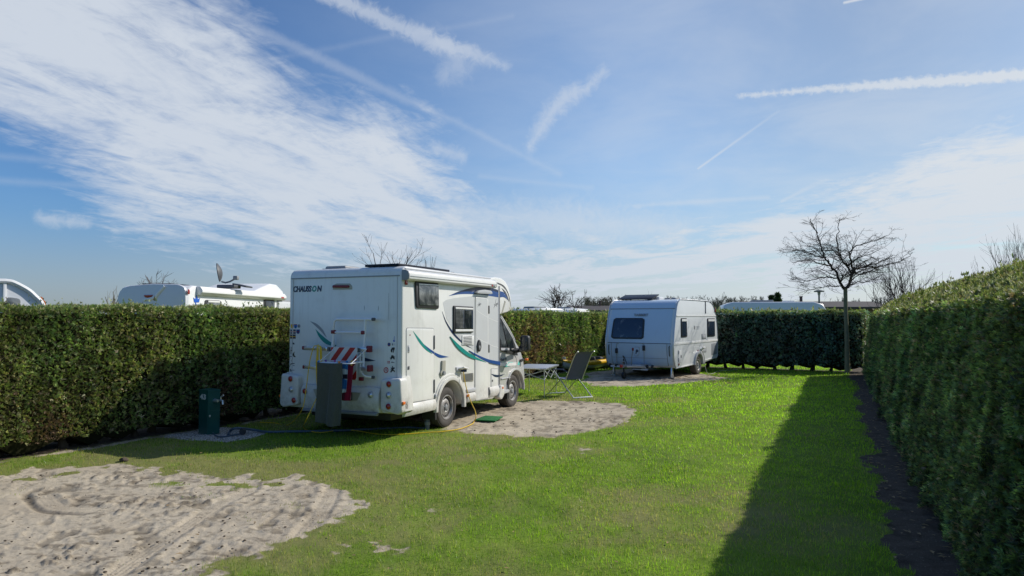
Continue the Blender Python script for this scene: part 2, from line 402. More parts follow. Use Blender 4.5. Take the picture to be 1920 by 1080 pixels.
def leafy(name, rough=0.55, trans=0.35, spec=0.35, attr='col'):
    m = bpy.data.materials.new(name); m.use_nodes = True; nt = m.node_tree; b = nt.nodes['Principled BSDF']; out = nt.nodes['Material Output']
    a = nt.nodes.new('ShaderNodeAttribute'); a.attribute_name = attr
    nt.links.new(a.outputs['Color'], b.inputs['Base Color']); b.inputs['Roughness'].default_value = rough; b.inputs['Specular IOR Level'].default_value = spec
    t = nt.nodes.new('ShaderNodeBsdfTranslucent'); nt.links.new(MIX(nt, 1.0, a.outputs['Color'], (1.35, 1.5, 0.7), 'MULTIPLY'), t.inputs['Color'])
    mx = nt.nodes.new('ShaderNodeMixShader'); mx.inputs[0].default_value = trans
    nt.links.new(b.outputs[0], mx.inputs[1]); nt.links.new(t.outputs[0], mx.inputs[2]); nt.links.new(mx.outputs[0], out.inputs['Surface'])
    return m
def ground_mat():
    m, nt, b = principled('ground'); g = nt.nodes.new('ShaderNodeNewGeometry'); Pq = g.outputs['Position']
    a = nt.nodes.new('ShaderNodeAttribute'); a.attribute_name = 'mask'; sp = nt.nodes.new('ShaderNodeSeparateColor'); nt.links.new(a.outputs['Color'], sp.inputs[0])
    sand, grav, soil = sp.outputs; dark = a.outputs['Alpha']
    n1 = NZ(nt, Pq, 0.8, 6, 0.62); n2 = NZ(nt, Pq, 9.0, 6, 0.65); n3 = NZ(nt, Pq, 60.0, 4, 0.7)
    grass = MIX(nt, SM(nt, n1, 0.35, 0.68), (0.125, 0.20, 0.022), (0.20, 0.29, 0.032))
    grass = MIX(nt, SM(nt, n2, 0.52, 0.78, 0, 0.6), grass, (0.17, 0.145, 0.06))
    grass = MIX(nt, SM(nt, n3, 0.3, 0.75, 0, 0.5), grass, (0.06, 0.10, 0.014))
    ad = nt.nodes.new('ShaderNodeAttribute'); ad.attribute_name = 'dry'; grass = MIX(nt, M(nt, 'MULTIPLY', ad.outputs['Fac'], 0.75), grass, (0.20, 0.185, 0.075))
    sc = MIX(nt, SM(nt, n1, 0.3, 0.7), (0.405, 0.345, 0.258), (0.50, 0.435, 0.33))
    sc = MIX(nt, SM(nt, n2, 0.52, 0.76, 0, 0.65), sc, (0.22, 0.175, 0.125))
    sc = MIX(nt, SM(nt, n3, 0.60, 0.80, 0, 0.7), sc, (0.13, 0.10, 0.07))
    mk = M(nt, 'MULTIPLY', SM(nt, NZ(nt, VM(nt, 'MULTIPLY', Pq, (14.0, 30.0, 20.0)), 1.0, 6, 0.7, 0.8), 0.55, 0.64), SM(nt, NZ(nt, Pq, 1.7, 3, 0.6), 0.38, 0.56))
    sc = MIX(nt, M(nt, 'MULTIPLY', mk, 0.8), sc, (0.10, 0.08, 0.06))
    sc = MIX(nt, M(nt, 'SUBTRACT', 1.0, dark), sc, (0.11, 0.09, 0.065))
    vo = nt.nodes.new('ShaderNodeTexVoronoi'); vo.inputs['Scale'].default_value = 38.0; nt.links.new(Pq, vo.inputs['Vector'])
    gc = MIX(nt, SM(nt, vo.outputs['Distance'], 0.25, 0.7), (0.62, 0.60, 0.56), (0.20, 0.18, 0.15))
    so = MIX(nt, n2, (0.055, 0.044, 0.032), (0.15, 0.118, 0.086))
    so = MIX(nt, SM(nt, n3, 0.58, 0.70), so, (0.34, 0.285, 0.22)); so = MIX(nt, SM(nt, NZ(nt, Pq, 4.0, 5, 0.65), 0.50, 0.66, 0, 0.6), so, (0.03, 0.024, 0.018))
    edge = M(nt, 'ADD', sand, M(nt, 'MULTIPLY', M(nt, 'SUBTRACT', n2, 0.5), 0.5))
    c = MIX(nt, SM(nt, edge, 0.35, 0.65), grass, sc)
    c = MIX(nt, SM(nt, M(nt, 'ADD', soil, M(nt, 'MULTIPLY', M(nt, 'SUBTRACT', n2, 0.5), 0.4)), 0.35, 0.65), c, so)
    c = MIX(nt, SM(nt, grav, 0.35, 0.65), c, gc)
    nt.links.new(c, b.inputs['Base Color']); b.inputs['Roughness'].default_value = 0.95; b.inputs['Specular IOR Level'].default_value = 0.15
    bp = nt.nodes.new('ShaderNodeBump'); bp.inputs['Strength'].default_value = 0.55; bp.inputs['Distance'].default_value = 0.02
    nt.links.new(M(nt, 'ADD', M(nt, 'MULTIPLY', n3, 0.5), M(nt, 'ADD', n2, M(nt, 'MULTIPLY', vo.outputs['Distance'], M(nt, 'MULTIPLY', grav, -0.9)))), bp.inputs['Height'])
    nt.links.new(bp.outputs[0], b.inputs['Normal'])
    return m
def towel_mat(name, fn):
    m, nt, b = principled(name); tc = nt.nodes.new('ShaderNodeTexCoord'); O = tc.outputs['Object']
    nt.links.new(fn(nt, O), b.inputs['Base Color']); b.inputs['Roughness'].default_value = 1.0; b.inputs['Specular IOR Level'].default_value = 0.05
    b.inputs['Sheen Weight'].default_value = 0.2
    bp = nt.nodes.new('ShaderNodeBump'); bp.inputs['Strength'].default_value = 0.5; bp.inputs['Distance'].default_value = 0.004
    nt.links.new(NZ(nt, O, 160, 4, 0.7), bp.inputs['Height']); nt.links.new(bp.outputs[0], b.inputs['Normal'])
    return m

MT = {}
MT['ground'] = ground_mat()
MT['grass'] = leafy('grass_blade', 0.42, 0.55, 0.4)
MT['leaf'] = leafy('hedge_leaf', 0.45, 0.32, 0.4)
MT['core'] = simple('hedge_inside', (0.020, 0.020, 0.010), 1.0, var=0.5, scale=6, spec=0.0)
MT['hbark'] = simple('hedge_bark', (0.075, 0.058, 0.042), 0.95, var=0.4, scale=14, bump=0.5, spec=0.1)
MT['bark'] = simple('grey_green_bark', (0.19, 0.18, 0.105), 0.9, var=0.35, scale=12, bump=0.5, spec=0.15)
MT['twig'] = simple('dark_twig', (0.060, 0.047, 0.038), 0.9, var=0.3, scale=10, spec=0.15)
MT['twig2'] = simple('purplish_twig', (0.105, 0.075, 0.068), 0.9, var=0.3, scale=10, spec=0.15)
MT['twig3'] = simple('pale_twig', (0.14, 0.12, 0.085), 0.9, var=0.3, scale=10, spec=0.15)
MT['white'] = painted('motorhome_white', (0.735, 0.735, 0.705), 0.28, amount=0.60)
MT['whiteB'] = painted('bumper_white', (0.68, 0.675, 0.64), 0.35, amount=0.6, low=1.0)
MT['grey_panel'] = painted('light_grey_film', (0.56, 0.575, 0.58), 0.3, amount=0.25)
MT['silver'] = painted('silver_paint', (0.56, 0.56, 0.545), 0.3, amount=0.35, metal=0.2, streak=False)
MT['trim'] = painted('silver_grey_plastic', (0.47, 0.48, 0.50), 0.38, amount=0.35, streak=False)
MT['cwhite'] = painted('caravan_white', (0.68, 0.70, 0.71), 0.3, amount=0.10, low=0.7)
MT['cwhite_skyblue'] = painted('caravan_white_sky_tinted', (0.52, 0.63, 0.74), 0.25, amount=0.15, low=0.6)  # white paint with the blue skylight of the shaded front mixed into the colour
MT['bgwhite'] = painted('clean_white', (0.74, 0.745, 0.74), 0.3, amount=0.12)
MT['bggrey'] = painted('soft_white_panel', (0.62, 0.635, 0.66), 0.35, amount=0.15)
MT['black'] = simple('black_plastic', (0.022, 0.023, 0.025), 0.5, var=0.25)
MT['dgrey'] = simple('dark_grey_plastic', (0.075, 0.08, 0.088), 0.5, var=0.2)
MT['mgrey'] = simple('mid_grey_plastic', (0.24, 0.25, 0.26), 0.5, var=0.15)
MT['pwhite'] = simple('white_plastic', (0.72, 0.72, 0.70), 0.4, var=0.06)
MT['alu'] = simple('brushed_aluminium', (0.62, 0.63, 0.64), 0.33, metal=0.85, var=0.1)
MT['alu_white'] = simple('white_coated_tube', (0.75, 0.76, 0.78), 0.35, var=0.06)
MT['glass'] = glassy('dark_glass')
MT['smoke'] = glassy('smoked_acrylic', (0.05, 0.058, 0.062), (0.26, 0.27, 0.27), 0.16, 3.5, 0.38, 0.7)
MT['cglass'] = glassy('caravan_window', (0.022, 0.034, 0.055), (0.16, 0.165, 0.17), 0.12, 2.6, 0.56, 0.72)
MT['mirror'] = simple('mirror_glass', (0.55, 0.58, 0.6), 0.05, metal=1.0, var=0.02)
MT['blind'] = blind_glass('window_with_blind')
MT['teal'] = simple('teal_film', (0.008, 0.235, 0.205), 0.35, var=0.06)
MT['aqua'] = simple('aqua_film', (0.13, 0.56, 0.49), 0.35, var=0.06)
MT['navy'] = simple('navy_film', (0.015, 0.028, 0.075), 0.35, var=0.06)
MT['blue'] = simple('blue_film', (0.014, 0.065, 0.24), 0.35, var=0.06)
MT['crown'] = simple('royal_blue_film', (0.010, 0.10, 0.50), 0.4, var=0.05)
MT['greyfilm'] = simple('grey_film', (0.26, 0.28, 0.30), 0.35, var=0.08)
MT['red'] = simple('red_lens', (0.30, 0.010, 0.008), 0.18, var=0.15, coat=0.6)
MT['dred'] = simple('dark_red_plastic', (0.17, 0.012, 0.02), 0.45, var=0.2)
MT['orange'] = simple('orange_lens', (0.75, 0.16, 0.008), 0.2, var=0.1, coat=0.5)
MT['clear'] = simple('clear_lens', (0.55, 0.57, 0.6), 0.08, metal=0.6, var=0.2, scale=60)
MT['signred'] = simple('sign_red', (0.42, 0.022, 0.018), 0.4, var=0.12)
MT['signwhite'] = simple('sign_white', (0.62, 0.62, 0.60), 0.4, var=0.08)
MT['yellow'] = simple('yellow_cable', (0.72, 0.47, 0.02), 0.45, var=0.12)
MT['hose'] = simple('blue_grey_hose', (0.05, 0.085, 0.12), 0.45, var=0.2)
MT['pipe'] = simple('grey_pipe', (0.12, 0.14, 0.17), 0.45, var=0.15)
MT['tyre'] = simple('dusty_tyre', (0.062, 0.056, 0.050), 0.85, var=0.45, scale=14, bump=0.3)
MT['rim'] = painted('dusty_steel_rim', (0.46, 0.46, 0.46), 0.35, dirt=(0.12, 0.10, 0.08), amount=0.9, metal=0.5, low=1.5)
MT['postgreen'] = simple('green_painted_post', (0.008, 0.075, 0.066), 0.38, var=0.3, scale=5)
MT['mat'] = simple('green_doormat', (0.012, 0.145, 0.035), 0.95, var=0.35, scale=70, bump=0.8, bscale=250)
MT['mesh'] = simple('charcoal_textilene', (0.10, 0.11, 0.21), 0.6, var=0.25, scale=120, bump=0.5, bscale=400)
def _mesh():
    m = MT['mesh']; nt = m.node_tree; b = nt.nodes['Principled BSDF']; out = nt.nodes['Material Output']; t = nt.nodes.new('ShaderNodeBsdfTransparent'); x = nt.nodes.new('ShaderNodeMixShader'); x.inputs[0].default_value = 0.15
    nt.links.new(b.outputs[0], x.inputs[1]); nt.links.new(t.outputs[0], x.inputs[2]); nt.links.new(x.outputs[0], out.inputs['Surface'])
_mesh()
MT['armblue'] = simple('dark_blue_plastic', (0.02, 0.035, 0.085), 0.4, var=0.2)
MT['ptop'] = simple('table_laminate', (0.30, 0.33, 0.38), 0.6, var=0.1)
MT['kayyellow'] = simple('yellow_pvc', (0.72, 0.43, 0.015), 0.4, var=0.1)
MT['kaygrey'] = simple('grey_pvc', (0.50, 0.51, 0.50), 0.45, var=0.12)
MT['solar'] = glassy('solar_cells', (0.010, 0.012, 0.022), (0.03, 0.035, 0.05), 0.4, 6); MT['solar'].node_tree.nodes['Principled BSDF'].inputs['Specular IOR Level'].default_value = 0.2
MT['roofdark'] = simple('dark_roof_tile', (0.060, 0.052, 0.050), 0.85, var=0.3, scale=2)
MT['brick'] = simple('brown_brick', (0.17, 0.10, 0.07), 0.9, var=0.3, scale=3)
MT['tentblue'] = simple('blue_awning_fabric', (0.13, 0.22, 0.42), 0.7, var=0.12)
MT['tentgrey'] = simple('grey_awning_fabric', (0.48, 0.50, 0.54), 0.7, var=0.1)
MT['conifer'] = leafy('conifer_leaf', 0.7, 0.1, 0.2)
MT['clod'] = simple('damp_soil', (0.10, 0.080, 0.060), 0.95, var=0.5, scale=30, bump=0.6, spec=0.1)
MT['deadleaf'] = simple('dead_leaf', (0.30, 0.20, 0.09), 0.8, var=0.4, scale=3)
MT['sailorange'] = simple('orange_canvas', (0.75, 0.17, 0.015), 0.6, var=0.1)
MT['beige'] = painted('underside_beige', (0.36, 0.35, 0.29), 0.5, amount=0.3)
MT['lamp'] = simple('lamp_metal', (0.10, 0.11, 0.11), 0.5, var=0.15)
PEG = {k: simple(k+'_peg_plastic', c, 0.4, var=0.06) for k, c in dict(blue=(0.03, 0.22, 0.55), pink=(0.55, 0.10, 0.35), orange=(0.75, 0.25, 0.02), purple=(0.25, 0.10, 0.40), yellow=(0.75, 0.45, 0.02)).items()}

# ------------------------------------------------------------------ ground
VO = ground(752, 827); VA = R_(24.6); VF = Frame(VO, VA)              # motorhome
CO = ground(1262, 711); CA = R_(35.0); CF = Frame(CO, CA)            # caravan
LA, LB = np.array(ground(68, 844)), np.array(ground(466, 785))
_d = (LB-LA)/np.linalg.norm(LB-LA); LA = LA-np.array((-_d[1], _d[0]))*0.50; LB = LB-np.array((-_d[1], _d[0]))*0.42
LD = (LB-LA)/np.linalg.norm(LB-LA); LN = np.array((-LD[1], LD[0]))   # left hedge: along, and away from the plot
RA, RB = np.array(ground(1796, 1076)), np.array(ground(1618, 698))
RD = (RB-RA)/np.linalg.norm(RB-RA); RN = np.array((RD[1], -RD[0]))
BA, BB = np.array(ground(1349, 690)), np.array(ground(1588, 697.5))
BD = (BB-BA)/np.linalg.norm(BB-BA); BN = np.array((-BD[1], BD[0])); BA = BA-BN*0.35; BB = BB-BN*0.35
def isect(a, d, b, e):
    t = np.linalg.solve(np.array([[d[0], -e[0]], [d[1], -e[1]]]), b-a); return a+d*t[0]
LCORN = isect(LA, LD, BA, BD); RCORN = isect(RA, RD, BA, BD)

gp = lambda L: [ground(*p) for p in L]
FORE = gp([(330, 884), (400, 887), (450, 893), (540, 890), (605, 903), (660, 914), (692, 940), (680, 968), (640, 988), (600, 1008), (540, 1028), (470, 1052), (395, 1085)]) + \
       [(-2.2, 4.1), (-3.6, 3.4), (-9.5, 3.6), (-9.6, 7.2)] + gp([(-60, 905), (0, 893), (60, 880), (150, 871), (228, 867), (290, 877)])
SIDE = gp([(845, 805), (900, 813), (960, 819), (1040, 820), (1100, 814), (1160, 797), (1197, 770), (1170, 757), (1080, 751), (1000, 752), (930, 756), (850, 766), (760, 785)])
CARA = gp([(1085, 716), (1120, 724), (1200, 724), (1300, 717), (1368, 708), (1330, 702), (1200, 690), (1110, 698)])
SPOT = gp([(1078, 842), (1090, 840), (1104, 843), (1100, 851), (1086, 853)])
GRAV = gp([(305, 819), (345, 812), (400, 800), (470, 804), (500, 811), (470, 822), (425, 828), (370, 826)])
THIN = gp([(700, 965), (760, 950), (800, 985), (720, 1060), (600, 1075), (560, 1040)])
TR = [gp([(449, 896), (462, 902), (470, 912), (462, 922), (440, 932), (405, 949), (349, 986), (300, 1018), (210, 1080)]),
      gp([(627, 908), (622, 922), (612, 945), (592, 972), (566, 1004)]),
      gp([(84, 930), (95, 942), (112, 950), (150, 953), (200, 954), (270, 951)])]
TR = [[(p.x, p.y) for p in catmull([(x, y, 0) for x, y in t], 6)] for t in TR]

def masks(X, Y):
    n = fbm(X*1.3, Y*1.3, 4, 5)-0.5; nf = fbm(X*6, Y*6, 3, 9)-0.5
    w = n*0.85+nf*0.42+(fbm(X*17, Y*17, 2, 15)-0.5)*0.22
    sand = np.zeros_like(X)
    for p, k in ((FORE, 0.9), (SIDE, 0.55), (CARA, 0.9), (SPOT, 0.35)):
        d = sdf_poly(X, Y, p)+w*k; sand = np.maximum(sand, sstep(0.16, -0.16, d))
    d = sdf_poly(X, Y, THIN)+w*1.2; sand = np.maximum(sand, sstep(0.2, -0.4, d)*sstep(0.56, 0.66, fbm(X*3.5, Y*3.5, 3, 21))*0.9)
    ring = sdf_poly(X, Y, FORE); sand = sand*(1-0.95*sstep(0.62, 0.70, fbm(X*3.3, Y*3.3, 4, 33))*sstep(-1.3, -0.1, ring)*sstep(1.0, 0.5, ring))
    grav = sstep(0.05, -0.05, sdf_poly(X, Y, GRAV)+w*0.25)
    dl = (X-LA[0])*LN[0]+(Y-LA[1])*LN[1]; dr = (X-RA[0])*RN[0]+(Y-RA[1])*RN[1]; db = (X-BA[0])*BN[0]+(Y-BA[1])*BN[1]
    soil = np.maximum(np.maximum(sstep(0.06, 0.18, dl+w*0.25)*sstep(1.4, 1.2, dl), sstep(-0.46, -0.32, dr+w*0.62)*sstep(1.7, 1.5, dr)), sstep(0.30, 0.45, db+w*0.3)*sstep(1.0, 0.8, db))
    rim = sstep(-0.12, 0.02, dl+w*0.3)*sstep(0.14, 0.06, dl+w*0.25)      # pale sandy strip along the left hedge
    sand = np.maximum(sand, rim*0.9*sstep(0.40, 0.52, fbm(X*0.7, Y*0.7, 2, 61)))
    return sand, grav, soil
def dryness(X, Y, sand):
    return np.clip(0.24-0.080*(X+1.0)+2.0*(fbm(X*0.8, Y*0.8, 3, 121)-0.5)+1.3*(fbm(X*3.2, Y*3.2, 3, 131)-0.5)+sand*0.6+0.30*sstep(1.2, 0.0, np.abs(sdf_poly(X, Y, FORE)))+0.20*sstep(0.8, 0.0, np.abs(sdf_poly(X, Y, SIDE)))+0.4*sstep(0.6, -0.3, sdf_poly(X, Y, THIN)), 0, 1)
def seg_track(X, Y, pts, wd):
    best = np.full(X.shape, 1e9); lat = np.zeros_like(X); run = np.zeros_like(X); acc = 0
    for (x0, y0), (x1, y1) in zip(pts[:-1], pts[1:]):
        ex, ey = x1-x0, y1-y0; L = math.hypot(ex, ey); t = np.clip(((X-x0)*ex+(Y-y0)*ey)/(L*L), 0, 1)
        qx, qy = X-x0-ex*t, Y-y0-ey*t; d = np.hypot(qx, qy); s = (qx*ey-qy*ex)/L
        k = d < best; best = np.where(k, d, best); lat = np.where(k, s, lat); run = np.where(k, acc+t*L, run); acc += L
    return best, lat, run, acc
def heights(X, Y, sand, grav):
    h = (fbm(X*0.5, Y*0.5, 3, 2)-0.5)*0.05
    g = (1-sand)*(fbm(X*5, Y*5, 3, 4)-0.5)*0.025
    a = fbm(X*4.5, Y*4.5, 4, 41); b = fbm(X*11+3, Y*11, 3, 47)
    rough = (a-0.5)*0.009+(b-0.5)*0.015+(fbm(X*26, Y*26, 2, 49)-0.5)*0.010
    pits = -0.015*sstep(0.60, 0.70, fbm(X*5.3+9, Y*3.4, 3, 71))+0.010*sstep(0.62, 0.72, fbm(X*7.1, Y*7.1+4, 3, 83))
    clod = 0.020*sstep(0.66, 0.74, fbm(X*13, Y*13, 2, 91))*sstep(0.5, 0.6, fbm(X*1.1, Y*1.1, 2, 95))
    s = rough+pits+clod; dark = np.ones_like(X)
    dark = dark-0.5*sstep(0.57, 0.70, fbm(X*5.3+9, Y*3.4, 4, 71))-0.55*sstep(0.60, 0.70, fbm(X*9, Y*15, 3, 75))*sstep(0.42, 0.55, fbm(X*0.9, Y*0.9, 2, 77))-0.5*sstep(0.62, 0.72, fbm(X*13, Y*13, 2, 91))*sstep(0.5, 0.6, fbm(X*1.1, Y*1.1, 2, 95))
    for i, t in enumerate(TR):
        d, lat, run, L = seg_track(X, Y, t, 0.10); k = sstep(0.11, 0.08, d)*(0.65+0.35*sstep(0.35, 0.55, fbm(X*2, Y*2, 2, 7+i)))
        tr = -0.009+0.006*np.cos(lat*2*math.pi/0.042)+0.004*np.cos(run*2*math.pi/0.06)
        s = s*(1-0.85*k)+tr*k+0.006*sstep(0.19, 0.14, d)*sstep(0.09, 0.13, d)
        dark = dark+(1-dark)*k*0.8
    d, lat, run, L = seg_track(X, Y, TR[2], 0.1); kk = sstep(0.07, 0.0, np.abs(lat-0.15))*sstep(0.4, 0.2, d)*sstep(0.9, 0.6, run/L); dark = dark-0.6*kk; s = s-0.03*kk
    return h*0.4+g+s*sand+grav*(fbm(X*22, Y*22, 2, 13)-0.5)*0.02, np.clip(dark, 0.15, 1)

def build_ground():
    nr, nc = 620, 720
    yy = 3.2*(45/3.2)**(np.arange(nr)/(nr-1)); q = np.linspace(-1.0, 1.0, nc)
    Y = np.repeat(yy[:, None], nc, 1); X = q[None, :]*Y
    sand, grav, soil = masks(X, Y); H, dark = heights(X, Y, sand, grav)
    edge = np.minimum(np.minimum(np.arange(nr)[:, None], nr-1-np.arange(nr)[:, None]), np.minimum(np.arange(nc)[None, :], nc-1-np.arange(nc)[None, :]))
    V = np.stack([X, Y, np.where(edge == 0, -0.03, H)], -1).reshape(-1, 3)
    i = np.arange(nr-1)[:, None]*nc+np.arange(nc-1)[None, :]; F = np.stack([i, i+1, i+nc+1, i+nc], -1).reshape(-1, 4)
    col = np.stack([sand, grav, soil, dark], -1).reshape(-1, 4)
    o = mesh_np('lawn', V, F, MT['ground'], col=col, smooth=True, attr='mask'); dr = dryness(X, Y, sand).reshape(-1)
    at_ = o.data.attributes.new('dry', 'FLOAT', 'POINT'); at_.data.foreach_set('value', dr.astype(np.float32)); structure(o)
    # the same ground carried on to the horizon, a hole left under the detailed part
    R0 = 900.0; m = MB()
    inner = [(-3.2, 3.2, -0.03), (3.2, 3.2, -0.03), (45, 45, -0.03), (-45, 45, -0.03)]
    outer = [(-R0, -R0, -0.03), (R0, -R0, -0.03), (R0, R0, -0.03), (-R0, R0, -0.03)]
    m.add(inner+outer, [(0, 4, 5, 1), (1, 5, 6, 2), (2, 6, 7, 3), (3, 7, 4, 0)])
    o = m.build('ground', MT['ground'], smooth=False); o.data.color_attributes.new('mask', 'FLOAT_COLOR', 'POINT')
    a = o.data.color_attributes['mask']; a.data.foreach_set('color', np.tile(np.array([0, 0, 0, 1], dtype=np.float32), len(o.data.vertices)))
    structure(o)
build_ground()

def build_grass():
    bands = [(3.6, 6.0, 4200, 0.040, 0.0045), (6.0, 9.0, 2600, 0.040, 0.0062), (9.0, 13.0, 1300, 0.042, 0.009), (13.0, 19.0, 900, 0.045, 0.014), (19.0, 31.0, 330, 0.050, 0.024)]
    Vs, Cs = [], []
    for y0, y1, den, hh, ww in bands:
        k = 0.86; area = k*(y1*y1-y0*y0); n = int(area*den)
        Y = np.sqrt(rng.uniform(y0*y0, y1*y1, n)); X = rng.uniform(-k, k, n)*Y
        inplot = ((X-LA[0])*LN[0]+(Y-LA[1])*LN[1] < 0.25) & ((X-RA[0])*RN[0]+(Y-RA[1])*RN[1] < -0.25)
        X, Y = X[inplot], Y[inplot]
        sand, grav, soil = masks(X, Y); H, _ = heights(X, Y, sand, grav)
        keep = rng.uniform(0, 1, len(X)) > np.clip(np.maximum(np.maximum(sand**1.7*1.01, grav*1.3), soil*1.3), 0, 1)
        keep &= rng.uniform(0, 1, len(X)) < 0.55+0.9*(fbm(X*2.2, Y*2.2, 3, 101)-0.1)-0.45*dryness(X, Y, sand)
        X, Y, H, sand = X[keep], Y[keep], H[keep], sand[keep]; n = len(X)
        a = rng.uniform(0, 2*math.pi, n); lean = np.abs(rng.normal(0, 0.75, n)); L = hh*rng.uniform(0.55, 1.35, n)*(1-0.45*sand)*(0.7+0.6*fbm(X*1.5, Y*1.5, 2, 111))
        dx, dy, dz = np.cos(a)*np.sin(lean), np.sin(a)*np.sin(lean), np.maximum(np.cos(lean), 0.12)
        b = a+math.pi/2+rng.normal(0, 0.4, n); w = ww*rng.uniform(0.6, 1.3, n)*0.5
        p = np.stack([X, Y, H-0.004], -1); side = np.stack([np.cos(b)*w, np.sin(b)*w, np.zeros(n)], -1)
        tip = p+np.stack([dx*L, dy*L, dz*L], -1)
        Vs.append(np.stack([p-side, p+side, tip], 1).reshape(-1, 3))
        g = np.array([[0.080, 0.190, 0.010], [0.18, 0.33, 0.016], [0.320, 0.530, 0.035], [0.50, 0.46, 0.18]])
        # browner, thinner sward on the left where vehicles turn, brighter blade colour to the right
        dry = dryness(X, Y, sand)
        t = rng.uniform(0, 1, n); c = g[0]*(1-t[:, None])+g[2]*t[:, None]
        st = (rng.uniform(0, 1, n) < 0.08+0.55*dry)[:, None]; straw = g[3]*rng.uniform(0.55, 1.15, n)[:, None]; c = c*((0.55+0.85*fbm(X*4.1, Y*4.1, 4, 141))*(1.0+0.50*sstep(-1, 5, X)))[:, None]*np.array([1.13, 1.03, 1.12])
        c = np.where(st, straw, c*(1-dry[:, None]*0.3)+np.array([0.25, 0.31, 0.06])*dry[:, None]*0.3)
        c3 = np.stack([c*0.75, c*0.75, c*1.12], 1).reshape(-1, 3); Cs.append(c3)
    V = np.concatenate(Vs); Cc = np.concatenate(Cs); F = np.arange(len(V)).reshape(-1, 3)
    structure(mesh_np('grass', V, F, MT['grass'], col=Cc), 'stuff')
    print('grass blades', len(F))
build_grass()

# ------------------------------------------------------------------ hedges
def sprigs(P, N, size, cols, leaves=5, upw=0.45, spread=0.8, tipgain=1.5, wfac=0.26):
    """fans of small pointed scale-leaf shoots: P points, N outward normals"""
    n = len(P); up = np.array([0, 0, 1.0])
    A = N*0.8+up*upw+rng.normal(0, 0.45, (n, 3)); A /= np.linalg.norm(A, axis=1)[:, None]
    q = rng.normal(0, 1, (n, 3)); B = np.cross(A, q); B /= np.linalg.norm(B, axis=1)[:, None]; Cn = np.cross(A, B)
    S = size*rng.uniform(0.6, 1.4, n); Vs = []; Cs = []
    for k in range(leaves):
        f = k/(leaves-1)*2-1 if leaves > 1 else 0; ang = f*spread+rng.normal(0, 0.18, n)
        d = A*np.cos(ang)[:, None]+B*np.sin(ang)[:, None]; d += rng.normal(0, 0.10, (n, 3))
        base = P+A*(S*(0.10+0.30*(1-abs(f))))[:, None]*rng.uniform(0, 1, n)[:, None]
        wd = np.cross(Cn, d); L = S*(1.0-0.35*abs(f))*rng.uniform(0.7, 1.2, n); w = (S*wfac*0.5)[:, None]
        mid = base+d*(L*0.5)[:, None]
        Vs.append(np.stack([base, mid+wd*w, base+d*L[:, None], mid-wd*w], 1))
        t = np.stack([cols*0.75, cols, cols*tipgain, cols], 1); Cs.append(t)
    V = np.concatenate(Vs).reshape(-1, 3); Cc = np.concatenate(Cs).reshape(-1, 3); F = np.arange(len(V)).reshape(-1, 4)
    return V, F, np.clip(Cc, 0, 1)
def palette(n, base, w):
    base = np.array(base); i = rng.choice(len(base), n, p=np.array(w)/sum(w)); c = base[i]*rng.uniform(0.65, 1.35, n)[:, None]; return c
